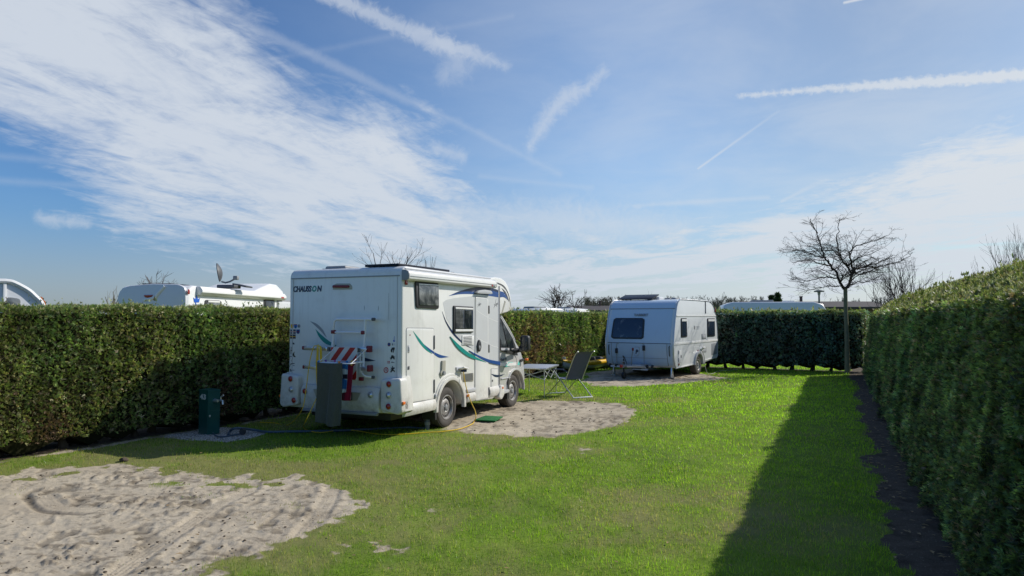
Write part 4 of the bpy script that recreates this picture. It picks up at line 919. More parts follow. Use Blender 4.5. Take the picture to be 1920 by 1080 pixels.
    for yy in ((490, 570), (745, 822)): m = MB(); p, q = S(225, yy[0]), S(226, yy[1]); m.box((p[0], -.016, (p[1]+q[1])/2), (.022, .018, p[1]-q[1]), .004); m.build('hinge', MT['dgrey'], g)
    for zy in (568, 765): m = MB(); p = S(78, zy); m.box((p[0], -.012, p[1]), (.05, .012, .12), .008); m.box((p[0], -.02, p[1]), (.025, .012, .07), .006); m.build('latch', MT['trim'], g)
    m = MB(); p = S(77, 678); m.box((p[0], -.012, p[1]), (.05, .01, .055), .006); m.build('lock', MT['dgrey'], g)
    p = S(86, 488); m = MB(); m.lathe((p[0], 0, p[1]), 'y', [(.012, -.008), (.01, -.014), (.001, -.015)], 10); m.build('reflector', MT['red'], g)
    for pts, ww, mt in (([S(104, 466), S(140, 520), S(178, 566), S(215, 598)], [.002, .026, .022, .001], 'teal'), ([S(164, 540), S(195, 570), S(225, 592)], [.001, .016, .020], 'blue')): decal('swoosh', strip(pts, ww), 'xz', MT[mt], -.0105)
    decal('swoosh', strip([S(229, 594), S(262, 611), S(312, 615)], [.020, .026, .001]), 'xz', MT['blue'], -.004)
    d = hatch('entry_door', [S(464, 262), S(538, 273), S(540, 858), S(462, 871)], .07, MT['white'], MT['mgrey'], -.014)
    dp = [S(468, 270), S(534, 279), S(536, 634), S(500, 622), S(468, 600)]; decal('door_panel', roundpoly(dp, .05, 4), 'xz', MT['grey_panel'], -.0155)
    for pts in (([S(470, 345), S(500, 366), S(534, 386)]), ([S(470, 500), S(500, 520), S(534, 535)])): decal('door_line', strip(pts, [.004, .005, .005]), 'xz', MT['pwhite'], -.0165)
    for pts in (([S(544, 390), S(570, 402), S(598, 412)]), ([S(544, 540), S(570, 552), S(598, 560)])): decal('panel_line', strip(pts, [.004, .005, .005]), 'xz', MT['pwhite'], -.003)
    p, q = S(478, 513), S(480, 587); m = MB(); m.prism(roundpoly([S(470, 545), S(478, 513), S(488, 530), S(490, 560), S(482, 586), S(472, 580)], .03, 3), 'xz', -.05, -.012, .008); m.build('door_handle', MT['black'], d)
    m = MB(); m.prism(roundpoly([S(473, 555), S(480, 545), S(484, 560), S(478, 576)], .01, 3), 'xz', -.054, -.045, .002); m.build('handle_grip', MT['mgrey'], d)
    for zy0, zy1 in ((318, 365), (543, 590), (790, 835)): m = MB(); a_, b_ = S(541, zy0), S(541, zy1); m.box((a_[0], -.018, (a_[1]+b_[1])/2), (.028, .022, a_[1]-b_[1]), .005); m.build('hinge', MT['dgrey'], d)
    m = MB(); m.prism(roundpoly([S(457, 243), S(470, 230), S(505, 226), S(540, 232), S(549, 248), S(540, 252), S(470, 248)], .03, 3), 'xz', -.075, 0, .018); m.build('awning_light', MT['trim'], root)
    sdr = hatch('locker_door', [S(556, 682), S(597, 682), S(597, 818), S(556, 824)], .03, MT['white'], MT['mgrey'])
    decal('swoosh', strip([S(558, 714), S(580, 724), S(606, 724), S(634, 714)], [.004, .022, .018, .001]), 'xz', MT['navy'], -.0115)
    p = S(563, 752); m = MB(); m.box((p[0], -.012, p[1]), (.04, .01, .04), .006); m.build('lock', MT['dgrey'], sdr)
    # vents
    for (x0, y0, x1, y1), frm in (((388, 489, 456, 548), 'pwhite'), ((387, 704, 453, 757), 'beige')):
        m = MB(); m.prism(roundpoly([S(x0, y0), S(x1, y0+3), S(x1, y1-2), S(x0, y1)], .015, 3), 'xz', -.014, 0, .005); v_ = m.build('vent', MT[frm], root)
        m = MB(); n = 7 if y0 > 600 else 6
        for i in range(n):
            zy = y0+9+(y1-y0-16)*i/(n-1); a_, b_ = S(x0+6, zy), S(x1-(14 if y0 < 600 else 5), zy+1); m.box(((a_[0]+b_[0])/2, -.017, (a_[1]+b_[1])/2), (b_[0]-a_[0], .006, .010))
        m.build('slats', MT['dgrey'], v_, smooth=False)
    # water filler and mains inlet
    m = MB(); m.prism(roundpoly([S(268, 636), S(288, 634), S(286, 700), S(290, 712), S(262, 724), S(258, 706), S(266, 690)], .015, 3), 'xz', -.03, 0, .008); f_ = m.build('water_filler', MT['beige'], root)
    m = MB(); p = S(274, 708); m.lathe((p[0], 0, p[1]), 'y', [(.04, -.03), (.036, -.055), (.002, -.056)], 16); m.build('filler_cap', MT['mgrey'], f_)
    m = MB(); m.prism(roundpoly([S(352, 674), S(374, 672), S(384, 700), S(356, 702)], .01, 3), 'xz', -.02, 0, .005); f_ = m.build('mains_inlet', MT['trim'], root)
    m = MB(); p, q = S(356, 674), S(398, 690); m.box(((p[0]+q[0])/2, -.075, q[1]+.035), (.17, .13, .022), .006, Matrix.Rotation(R_(-14), 3, 'X') @ Matrix.Rotation(R_(12), 3, 'Y')); m.build('inlet_flap', MT['pwhite'], f_)
    m = MB(); p = S(384, 694); m.box((p[0], -.06, p[1]), (.08, .09, .05), .015); m.build('plug', MT['armblue'], f_)
    # arch moulding, rubbing strips, skirts
    def ring(cx, cz, r0, r1, y0, y1, mat, name, a0=0.0, a1=math.pi, ext=.05, n=22):
        A = [a0+(a1-a0)*i/n for i in range(n+1)]
        o = [(cx+r1*math.cos(t), cz+r1*math.sin(t)) for t in A]; i_ = [(cx+r0*math.cos(t), cz+r0*math.sin(t)) for t in A[::-1]]
        m = MB(); m.prism([(o[0][0], o[0][1]-ext)]+o+[(o[-1][0], o[-1][1]-ext), (i_[0][0], i_[0][1]-ext)]+i_+[(i_[-1][0], i_[-1][1]-ext)], 'xz', y0, y1, .012); return m.build(name, mat, root)
    ring(1.53, .36, .455, .525, -.035, .03, MT['whiteB'], 'wheel_arch', a0=R_(-2), a1=R_(180))
    ring(1.53, .36, .52, .575, -.016, .02, MT['whiteB'], 'wheel_arch', a0=R_(10), a1=R_(165), ext=0)
    for x0, x1, zy in ((.975, 1.03, 838), (2.10, 2.44, 808)):
        z_ = S(430, zy)[1] if x0 > 2 else S(240, zy)[1]; m = MB(); m.box(((x0+x1)/2, -.018, z_), (x1-x0, .04, .065), .012); m.build('rubbing_strip', MT['trim'], root)
    for x0, x1, zt in ((.06, .99, .545), (2.09, 2.43, .53), (3.02, 3.50, .55)):
        m = MB(); m.prism([(.02, zt), (-.012, zt), (-.045, zt-.05), (-.05, zt-.12), (-.02, .365), (.03, .355)], 'yz', x0, x1, .01); m.build('skirt', MT['whiteB'], root)
    for zx, zy in ((420, 838), (618, 793)): m = MB(); p = S(zx, zy, -.03); m.box((p[0], -.05, p[1]), (.06, .04, .05), .014); m.build('marker_light', MT['orange'], root)
    m = MB(); m.prism(roundpoly([S(598, 776), S(620, 776), S(622, 830), S(606, 862), S(590, 850)], .04, 3), 'xz', -.06, .08, .02); m.build('sill_end', MT['whiteB'], root)
    p = S(63, 180); m = MB(); m.prism(roundpoly([(p[0]-.028, p[1]-.05), (p[0]+.028, p[1]-.05), (p[0]+.028, p[1]+.05), (p[0]-.028, p[1]+.05)], .025, 4), 'xz', -.03, 0, .008); m.build('marker_light', MT['red'], root)
    # lizards
    for c, k in (((487, 312), 1.0), ((588, 312), 1.35)):
        m = MB(); q = lambda x, y: S(c[0]+x*k, c[1]+y*k); dd = -.0175 if c[0] < 540 else -.004
        for pts, ww in (([(-12, 16), (-6, 4), (2, -3), (7, -8)], [.001, .006, .010, .003]), ([(0, -3), (-4, -8), (-1, -14 if k < 1.2 else -24)], [.004, .003, .002]), ([(0, -2), (6, -1), (11, -5)], [.004, .003, .002]), ([(-5, 3), (-9, 0), (-9, -3)], [.004, .003, .002]), ([(-2, 3), (2, 6), (2, 9)], [.004, .003, .002])):
            m.prism(strip([q(*p_) for p_ in pts], ww, 4), 'xz', dd, 0)
            dd -= .0004
        m.build('sticker', MT['dgrey'], root, smooth=False)
    # awning case
    a, b = S(80, 137, -.11), S(584, 200, -.11); L = b[0]-a[0]; zc = (a[1]+b[1])/2+.004
    sec = [(.0, zc+.085), (-.06, zc+.085), (-.115, zc+.06), (-.135, zc+.01), (-.125, zc-.05), (-.09, zc-.075), (.0, zc-.075)]
    m = MB(); m.prism(sec, 'yz', a[0], b[0], .008); aw = m.build('awning_case', MT['pwhite'], root)
    m = MB(); m.box(((a[0]+b[0])/2, -.133, zc-.012), (L-.04, .008, .008)); m.build('case_groove', MT['greyfilm'], aw, smooth=False)
    for x_ in (a[0]-.012, b[0]+.012): m = MB(); m.prism(roundpoly([(p_[0]*1.04, zc+(p_[1]-zc)*1.06) for p_ in sec], .02, 2), 'yz', x_-.012, x_+.012, .004); m.build('end_cap', MT['mgrey'] if x_ < 1 else MT['pwhite'], aw)
    m = MB(); m.box((b[0]-.19, -.134, zc-.035), (.045, .006, .03)); m.build('badge', MT['signred'], aw, smooth=False)
    m = MB(); m.box((b[0]-.10, -.134, zc-.035), (.09, .006, .014)); m.build('badge', MT['greyfilm'], aw, smooth=False)
    # roof furniture
    m = MB(); m.box((.92, .47, 2.757), (1.62, .66, .04), .006); sp_ = m.build('solar_panel', MT['solar'], root)
    for x_ in (.3, 1.5):
        for y_ in (.16, .68): m = MB(); m.box((x_, y_+.05, 2.732), (.12, .05, .03), .006); m.build('panel_mount', MT['black'], sp_)
    y0, y1 = VF.rear(617, 500, .45)[0], VF.rear(655, 500, .45)[0]
    m = MB(); m.box((.55, (y0+y1)/2, 2.765), (.42, abs(y0-y1), .07), .03); m.box((.62, (y0+y1)/2, 2.74), (.62, abs(y0-y1)+.08, .03), .01); m.build('roof_hatch', MT['mgrey'], root)
    m = MB(); m.box((2.3, 1.2, 2.76), (.6, .5, .09), .03); m.build('roof_hatch', MT['pwhite'], root)
    m = MB(); m.box((1.95, .22, 2.735), (.10, .06, .03), .01); m.build('cable_gland', MT['black'], root)
    # ---- cab
    def taper(c):
        c = Vector(c); k = max(0, (c.x-3.9)/1.2); c.y = VW/2+(c.y-VW/2)*(1-.09*k*k-(.07*max(0, (c.z-1.3)/.7)))
        return c
    CY = .07; T = lambda zx, zy, y=CY: S(zx, zy, y)
    ca = [(4.47+.435*math.cos(t), .35+.435*math.sin(t)) for t in [math.pi*i/16 for i in range(17)]]
    cp = [(3.50, .36), (3.50, 1.97), T(632, 373), T(660, 425), T(690, 484), T(707, 522), T(727, 552), T(750, 592), T(769, 636), T(777, 690), T(781, 745), (5.04, .42), (4.96, .36), (4.91, .35)]+ca[1:-1]+[(4.03, .36)]
    m = MB(); m.prism(cp, 'xz', CY, VW-CY, .03, fn=taper, seg=3); cab = m.build('cab', MT['silver'], root)
    def oncab(poly, name, mat, d=-.004, back=.02, r=0, par=None, bev=0):
        m = MB(); m.prism(roundpoly(poly, r, 3) if r else poly, 'xz', CY+d, CY+back, bev); m.v = [tuple(taper(v)) for v in m.v]; return m.build(name, mat, par or root, smooth=bool(bev))
    cd = oncab([T(609, 378), T(626, 380), T(690, 505), T(704, 545), T(722, 606), T(700, 604), T(640, 588), T(612, 574)], 'cab_window', MT['black'], -.005)
    oncab([T(614, 387), T(624, 388), T(648, 560), T(613, 558)], 'pane', MT['glass'], -.010, r=.01, par=cd)
    oncab([T(630, 392), T(686, 508), T(697, 588), T(656, 570)], 'pane', MT['glass'], -.010, r=.015, par=cd)
    oncab([T(613, 562), T(662, 563), T(662, 576), T(614, 576)], 'window_rail', MT['trim'], -.011, par=cd)
    oncab(strip([T(632, 374), T(690, 486), T(706, 522)], [.016, .014, .012]), 'pillar_trim', MT['silver'], -.007)
    cdoor = oncab(strip([T(700, 606), T(712, 630), T(706, 690)], [.004, .004, .004]), 'door_gap', MT['dgrey'], -.003)
    oncab(strip([T(616, 658), T(670, 657), T(712, 655)], [.034, .034, .034]), 'side_stripe', MT['pwhite'], -.003)
    oncab([T(634, 672), T(662, 646), T(742, 640), T(733, 662), T(640, 672)], 'side_stripe', MT['aqua'], -.0045)
    oncab(strip([T(616, 742), T(650, 736), T(668, 735)], [.012, .012, .012]), 'rubbing_strip', MT['trim'], -.016, bev=.004)
    p = T(616, 638); tm = text_mesh('lettering', 'flash 04', .085, MT['navy'], root, text_side(p[0], CY-.004, p[1]), .0015, .1, .002, .26)
    oncab([T(735, 630), T(765, 624), T(764, 636), T(734, 646)], 'lamp_base', MT['black'], -.03, bev=.006)
    m = MB(); p = T(768, 629, CY-.06); m.box((p[0], CY-.075+.03, p[1]), (.09, .06, .055), .02); m.build('indicator', MT['orange'], root)
    ring(4.47, .35, .435, .475, CY-.015, CY+.06, MT['silver'], 'front_arch', a0=R_(0), a1=R_(178), ext=.02)
    m = MB(); m.prism([(3.55, .40), (4.02, .42), (4.02, .36), (3.55, .34)], 'xz', CY-.06, CY+.05, .01); m.build('cab_step', MT['trim'], root)
    oncab([(4.03, .58), (4.10, .66), (4.12, .22), (4.00, .22)], 'mud_flap', MT['black'], -.02, .16)
    m = MB(); m.prism([(1.02, .50), (1.10, .50), (1.10, .18), (1.06, .18)], 'xz', .02, .28); m.build('mud_flap', MT['black'], root)
    # front: bumper, grille, headlights, windscreen, wipers
    m = MB(); m.prism([(.34, .40), (VW-.34, .40), (VW-.30, .72), (.30, .72)], 'yz', 4.98, 5.09, .03); m.build('front_bumper', MT['trim'], root)
    m = MB(); m.prism([(.72, .76), (VW-.72, .76), (VW-.66, .98), (.66, .98)], 'yz', 4.95, 5.02, .01); m.build('grille', MT['black'], root)
    for f in (lambda y: y, lambda y: VW-y):
        m = MB(); m.prism(roundpoly([(f(.34), .78), (f(.62), .78), (f(.60), 1.02), (f(.36), 1.10)], .03, 3), 'yz', 4.86, 5.015, .012); m.build('headlight', MT['clear'], root)
    a, b = T(634, 380), T(705, 520)
    dn = Vector((b[1]-a[1], 0, -(b[0]-a[0]))).normalized()*-1
    m = MB(); q = [Vector((a[0], y_, a[1])) for y_ in (.32, VW-.32)]+[Vector((b[0], y_, b[1])) for y_ in (VW-.24, .24)]
    m.add([v+dn*.006 for v in q]+[v-dn*.02 for v in q], [(0, 1, 2, 3), (4, 5, 6, 7), (0, 1, 5, 4), (1, 2, 6, 5), (2, 3, 7, 6), (3, 0, 4, 7)]); m.build('windscreen', MT['smoke'], root, smooth=False)
    # mirrors
    for f in (1, -1):
        yy = lambda y: y if f == 1 else VW-y
        p = S(758, 536, -.26); q = S(704, 580, .05)
        m = MB(); m.tube([(q[0]-.02, yy(.10), q[1]), (q[0]+.06, yy(-.03), q[1]+.02), (p[0]-.03, yy(-.16), p[1]-.08)], [.06, .045, .04], 10); m.box((p[0]-.02, yy(-.26), p[1]), (.15, .20, .33), .05, seg=3); mi = m.build('door_mirror', MT['black'], root)
        m = MB(); m.box((p[0]-.10, yy(-.26), p[1]+.03), (.012, .15, .2), .004); m.box((p[0]-.10, yy(-.26), p[1]-.11), (.012, .15, .06), .004); m.build('mirror_glass', MT['glass'], mi)
    for y_, sg in ((.15, -1), (VW-.15, 1)): wheel(root, 1.49, y_, sg, .345, .215, .205)
    for y_, sg in ((.24, -1), (VW-.24, 1)): wheel(root, 4.46, y_, sg, .345, .215, .205)
    return root
build_motorhome()

VM4 = Matrix.Translation((VO[0], VO[1], 0)) @ Matrix.Rotation(VF.rotz, 4, 'Z')
def V_rear(zx, zy, x): y, z = VF.rear(520+zx/3.0846, 470+zy/3.0857, x); return Vector((x, y, z))
def in_van(o): o.matrix_world = VM4; return o
def build_rear_clutter():
    # striped warning board on the rack
    b0, b1 = V_rear(309, 742, -.27), V_rear(462, 560, -.27); w, h = b0.y-b1.y, b1.z-b0.z
    root = thing('warning_board', 'red and white diagonally striped warning board on the bike rack', 'warning board', VM4 @ Vector((-.27, b1.y, b0.z)), VF.rotz)
    m = MB(); m.prism(roundpoly(rect(0, 0, w, h), .02, 3), 'yz', -.006, .006); m.build('board', MT['signwhite'], root, smooth=False)
    m = MB(); st = w/3.0
    for k in range(-3, 4):
        # bands rising to the viewer's right
        y = w-k*2*st*.62; pts = [(y+st*.30-h*0, 0), (y-st*.32, 0), (y-st*.32-h*.85, h), (y+st*.30-h*.85, h)]
        cl = pts
        for ax, lim, keep in ((0, 0.004, 1), (0, w-.004, -1), (1, .004, 1), (1, h-.004, -1)):
            out = []
            for i in range(len(cl)):
                a, b = cl[i-1], cl[i]; ia, ib = (a[ax]-lim)*keep >= 0, (b[ax]-lim)*keep >= 0
                if ia != ib: t = (lim-a[ax])/(b[ax]-a[ax]); out.append((a[0]+(b[0]-a[0])*t, a[1]+(b[1]-a[1])*t))
                if ib: out.append(b)
            cl = out
            if len(cl) < 3: break
        if len(cl) >= 3: m.prism(cl, 'yz', -.008, -.004)
    m.build('red_stripes', MT['signred'], root, smooth=False)
    # drying rack
    P = lambda zx, zy, x: V_rear(zx, zy, x)
    fx = -.62; top = P(300, 555, -.30)
    yl, yr = P(232, 648, fx).y, P(378, 652, fx).y-.02; zr = P(232, 648, fx).z; xb = -.30; yr2 = yr-.12
    rk = thing('drying_rack', 'white wire drying rack hung on the bike rack rails', 'drying rack', VM4 @ Vector((xb, yl, zr)), VF.rotz)
    L = lambda x, y, z: (x-xb, y-yl, z-zr)
    m = MB(); fr = [L(fx, yl, zr), L(fx, yr2, zr), L(xb, yr2, zr+.01), L(xb, yl, zr+.01)]; m.tube(fr, .007, 8, closed=True); m.build('frame', MT['alu_white'], rk)
    m = MB()
    for k in (.2, .4, .6, .8):
        x = fx+(xb-fx)*k; m.tube([L(x, yl, zr), L(x, yr2, zr)], .004, 6)
    m.build('line', MT['alu_white'], rk)
    for y in (yl, yr2):
        m = MB(); m.tube([L(fx+.02, y, zr), L(-.24, y-.01, zr+.20), L(-.17, y-.01, zr+.24), L(-.14, y-.01, zr+.22)], .006, 8); m.build('hook', MT['alu_white'], rk)
    # towels over the outer bars
    def towel(name, label, mat, x, ya, yb, za, zb, amp, seed, ph=0.0):
        W = ya-yb
        def fn(u, v):
            f = math.sin(u*10+ph+1.5*math.sin(v*2.2))*amp*(.35+1.1*v)+math.sin(u*23+ph*2+v*3)*amp*.45*v+math.sin(v*7+u*3)*amp*.35
            return (x-.012-f-(.0 if v > .02 else 0), ya-.015*math.sin(v*5.2)-.02*v*(1-u)-(W-.035*v-.02*math.sin(v*6.0))*u, za-.012*math.sin(u*math.pi)*(1-v)-(za-zb)*v+(.018*math.sin(u*6+seed)-.03*u)*v)
        o = cloth(name, mat, fn, 26, 40, .010); in_van(o); tag(o, label, 'towel'); return o
    grey = towel_mat('grey_terry', lambda nt, O: MIX(nt, NZ(nt, O, 35, 5, .7), (.055, .060, .052), (.105, .112, .098)))
    def bw(nt, O):
        sp = nt.nodes.new('ShaderNodeSeparateXYZ'); nt.links.new(O, sp.inputs[0]); n = NZ(nt, O, 3, 2)
        a = SM(nt, M(nt, 'SINE', M(nt, 'MULTIPLY_ADD', sp.outputs[2], 24.0, M(nt, 'MULTIPLY', n, 4.0))), -.2, .3)
        c = MIX(nt, a, (.02, .12, .36), (.42, .50, .60)); b = SM(nt, M(nt, 'SINE', M(nt, 'MULTIPLY_ADD', sp.outputs[2], 19.0, 1.2)), .72, .85)
        return MIX(nt, M(nt, 'MULTIPLY', b, SM(nt, M(nt, 'SINE', M(nt, 'MULTIPLY', sp.outputs[1], 40.0)), -.3, .2)), c, (.012, .014, .03))
    blue = towel_mat('blue_check_terry', bw); red = towel_mat('crimson_terry', lambda nt, O: MIX(nt, NZ(nt, O, 20, 4, .7), (.20, .012, .040), (.30, .02, .055)))
    g0, g1 = P(235, 648, fx), P(378, 655, fx); gb = P(300, 1000, fx)
    towel('towel', 'long dark grey towel hanging from the front bar of the drying rack', grey, fx, g0.y+.0, g1.y, zr+.01, gb.z, .022, 1)
    x1 = fx+.11; b0, b1 = P(352, 655, x1), P(412, 655, x1)
    towel('towel', 'blue and white patterned towel hanging behind the dark grey one', blue, x1, b0.y, b1.y, zr+.01, P(400, 815, x1).z, .012, 2, .7)
    x2 = fx+.22; r0, r1 = P(350, 655, x2), P(440, 655, x2)
    def rf(u, v):
        ww = (r0.y-r1.y)*(1-.18*v); return (x2-.014*math.sin(u*11+v)*(.3+v), r0.y-ww*u, zr+.012-(zr-P(400, 872, x2).z)*v)
    o = cloth('towel', red, rf, 20, 30, .010); in_van(o); tag(o, 'crimson towel hanging innermost on the rack, beside the warning board', 'towel')
    # clothes pegs
    proto = None
    pegs = [('blue', 240, fx, 'blue clothes peg at the left corner of the drying rack', -.10), ('purple', 282, fx+.20, 'purple clothes peg at the left of the rack, behind the grey towel', 0), ('pink', 334, fx+.20, 'pink clothes peg in front of the warning board stripes', 0),
            ('orange', 360, fx, 'orange clothes peg on the top edge of the dark grey towel', 0), ('yellow', 432, fx+.22, 'amber clothes peg holding the crimson towel', 0), ('blue', 404, fx+.11, 'blue clothes peg on the blue patterned towel', 0)]
    for c, zx, x, lab, dy in pegs:
        p = P(zx, 650, x); t = thing('clothes_peg', lab, 'clothes peg', VM4 @ Vector((x-.008, p.y, zr)), VF.rotz, 'clothes pegs on the drying rack')
        for s in (-1, 1):
            m = MB(); m.prism([(.000*s, -.045), (.011*s, -.045), (.013*s, -.01), (.016*s, .035), (.010*s, .035), (.004*s, -.005)], 'xz', -.009, .009); m.build('jaw', PEG[c], t, smooth=False)
        m = MB(); m.tube([(-.015, 0, .008), (.015, 0, .008)], .004, 6); m.build('spring', MT['alu'], t)
    # yellow mains cable: one end trails to the grass, a coil on the rack, then on the ground to the inlet
    x = -.235
    pts = []
    def wp(v): return VM4 @ Vector(v)
    a = ground(487, 792); b = ground(548, 798)
    def lo(px, py, z=.02): g = ground(px, py, z); return Vector((g[0], g[1], z))
    s1 = [lo(487, 792), lo(515, 793), lo(540, 797), wp(P(140, 925, -.55)), wp(P(166, 800, -.40)), wp(P(186, 650, -.28)), wp(P(207, 565, x-.02)), wp(P(222, 550, x)), wp(P(236, 560, x-.04))]
    coil = []
    for k in range(6):
        j = random.uniform(-6, 6); bt = 770+random.uniform(-25, 30)
        coil += [wp(P(224+k*2+j*.4, 640+j, x-.05-.005*k)), wp(P(228+j*.3, bt-30, x-.06)), wp(P(234+k, bt, x-.055)), wp(P(242+k*2, bt-25, x-.05)), wp(P(248+k*1.6+j*.3, 650+j, x-.04)), wp(P(246+k*1.5, 562+j*.3, x-.05)), wp(P(238, 552, x)), wp(P(232+k, 560, x-.05))]
    s2 = [wp(P(236, 760, -.32)), wp(P(232, 835, -.42)), wp(P(205, 900, -.62)), wp(P(165, 985, -.80)), lo(569, 800), lo(575, 806), lo(600, 811), lo(640, 806), lo(672, 808), lo(700, 813), lo(730, 815), lo(760, 814), lo(800, 811), lo(830, 809), lo(862, 804), lo(885, 795)]
    q = VF.side(740+398/3.0857, 470+702/3.0857, -.09); ip = wp((q[0], -.09, q[1]))
    g1 = VM4.inverted() @ Vector((*ground(889, 790), 0))
    def sp(zx, zy, y): u = VF.side(740+zx/3.0857, 470+zy/3.0857, y); return wp((u[0], y, u[1]))
    s3 = [lo(889, 789), sp(470, 965, -.30), sp(466, 930, -.26), sp(446, 885, -.20), sp(425, 830, -.14), sp(408, 765, -.11), ip]
    path = [p for p in catmull(s1+coil+s2+s3, 5)]
    m = MB(); m.tube(path, .0075, 6); o = m.build('power_cable', MT['yellow']); tag(o, 'long yellow mains cable looped over the bike rack and run along the grass', 'cable')
    # water hose
    hp = [lo(408+20, 815), lo(432, 808, .05), lo(438, 804, .10), lo(450, 803, .10), lo(475, 806, .04), lo(503, 810), lo(550, 809), lo(612, 808), lo(700, 804.5), lo(765, 801.5), lo(800, 803)]
    hp += [Vector((hp[-1].x+.01, hp[-1].y, .10)), Vector((hp[-1].x+.01, hp[-1].y, .19))]
    m = MB(); m.tube(catmull(hp, 5), .021, 8); o = m.build('waste_hose', MT['hose']); tag(o, 'blue grey hose lying on the shaded grass behind the motorhome', 'hose')
    g = Vector((hp[-1].x, hp[-1].y, .0)); t = thing('drain_pipe', 'grey drain pipe elbow standing beside the rear wheel', 'pipe', g, VF.rotz)
    m = MB(); m.tube([(0, 0, .0), (0, 0, .26), (.0, .03, .30), (0, .12, .32)], .042, 12); m.build('elbow', MT['pipe'], t)
    m = MB(); m.lathe((0, 0, .1), 'z', [(.042, -.02), (.05, -.02), (.05, .03), (.042, .03)], 14); m.build('collar', MT['mgrey'], t)
build_rear_clutter()

# ------------------------------------------------------------------ water post, mat, chair, table, kayak
def build_post():
    a = Vector((*ground(388.5, 816), 0)); ang = R_(24)
    # a = nearest vertical edge: right face toward the lawn, left face toward the camera
    root = thing('water_post', 'green square service post numbered 43 on white gravel by the hedge', 'water post', a, 0)
    k = a.y/FPX; H = (816-733)*k; r = Vector((*ground(411.5, 812.5), 0))-a; l = Vector((*ground(372, 812.5), 0))-a; n = Vector((r.y, -r.x, 0)).normalized(); nl = Vector((-abs(l.y), -abs(l.x), 0)).normalized()
    base = [Vector((0, 0, 0)), r, r+l, l]
    def pris(pts, z0, z1): m = MB(); vs = [(*p.xy, z0) for p in pts]+[(*p.xy, z1) for p in pts]; m.add(vs, [(3, 2, 1, 0), (4, 5, 6, 7)]+[(i, (i+1) % 4, 4+(i+1) % 4, 4+i) for i in range(4)]); return m
    c = (r+l)/2
    pris(base, 0, H-.03).build('body', MT['postgreen'], root, smooth=False)
    pris([c+(p-c)*1.05 for p in base], H-.03, H).build('cap', MT['postgreen'], root, smooth=False)
    n2 = Vector((r.y, -r.x, 0)).normalized(); n2 = n2 if n2.y < 0 else -n2
    m = MB(); q = [r*.10+n2*.004, r*.90+n2*.004]; m.add([(*q[0].xy, .10), (*q[1].xy, .10), (*q[1].xy, H-.34), (*q[0].xy, H-.34)]+[(*(p-n2*.02).xy, z) for p, z in ((q[0], .10), (q[1], .10), (q[1], H-.34), (q[0], H-.34))], [(0, 1, 2, 3), (0, 4, 5, 1), (1, 5, 6, 2), (2, 6, 7, 3), (3, 7, 4, 0)]); dr_ = m.build('access_door', MT['postgreen'], root, smooth=False)
    c_ = r*.16+n2*.008; m = MB(); m.box((c_.x, c_.y, H*.42), (.02, .02, .035), .004); m.build('lock', MT['alu'], dr_)
    X = -l.normalized(); nl = Vector((l.y, -l.x, 0)).normalized()*-1; nl = nl if nl.y < 0 else -nl
    mtx = Matrix(((X.x, 0, nl.x, l.x*.88+nl.x*.004), (X.y, 0, nl.y, l.y*.88+nl.y*.004), (0, 1, 0, H-.155), (0, 0, 0, 1)))
    text_mesh('number', '43', .115, MT['pwhite'], root, mtx, .001, 0, .004, l.length*.66)
    p = r*.56+Vector((0, 0, H-.18)); m = MB(); m.tube([p-n*.02, p+n*.05, p+n*.085], [.034, .030, .020], 12); tp = m.build('tap', MT['alu'], root)
    m = MB(); p2 = r*.86+Vector((0, 0, H-.18)); m.tube([p2-n*.02, p2+n*.08, p2+n*.12, p2+n*.13-Vector((0, 0, .06))], [.018, .02, .018, .015], 10); m.build('tap_spout', MT['alu'], tp)
    m = MB(); m.tube([p2+n*.07, p2+n*.07+Vector((0, 0, .06)), p2+n*.09+Vector((.03, 0, .09))], [.010, .011, .013], 8); m.build('tap_lever', MT['alu'], tp)
    lo = lambda px, py, z=.015: Vector((*ground(px, py, z), z))
    m = MB(); m.tube(catmull([lo(399, 811, .06), lo(403, 816), lo(412, 819), lo(425, 818), lo(440, 815), lo(452, 813)], 5), .012, 7); o = m.build('short_cable', MT['hose']); tag(o, 'short dark cable curling from the foot of the green post', 'cable')
    d = Vector((*ground(455, 815), 0)); m = MB(); m.lathe((d.x, d.y, .05), 'y', [(.002, -.03), (.045, -.03), (.052, -.015), (.052, .015), (.045, .03), (.002, .03)], 18); o = m.build('pipe_cap', MT['black']); tag(o, 'round black pipe cap lying on the gravel beside the hose', 'cap')
build_post()
def build_mat():
    q = [ground(*p) for p in ((889, 791), (928, 793), (943, 785), (910, 783))]; c = np.mean(q, axis=0)
    m = MB(); m.prism([(x-c[0], y-c[1]) for x, y in q], 'xy', .012, .032, .004); o = m.build('doormat', MT['mat']); o.location = (c[0], c[1], .01); tag(o, 'green doormat on the sand in front of the entry door', 'doormat')
build_mat()
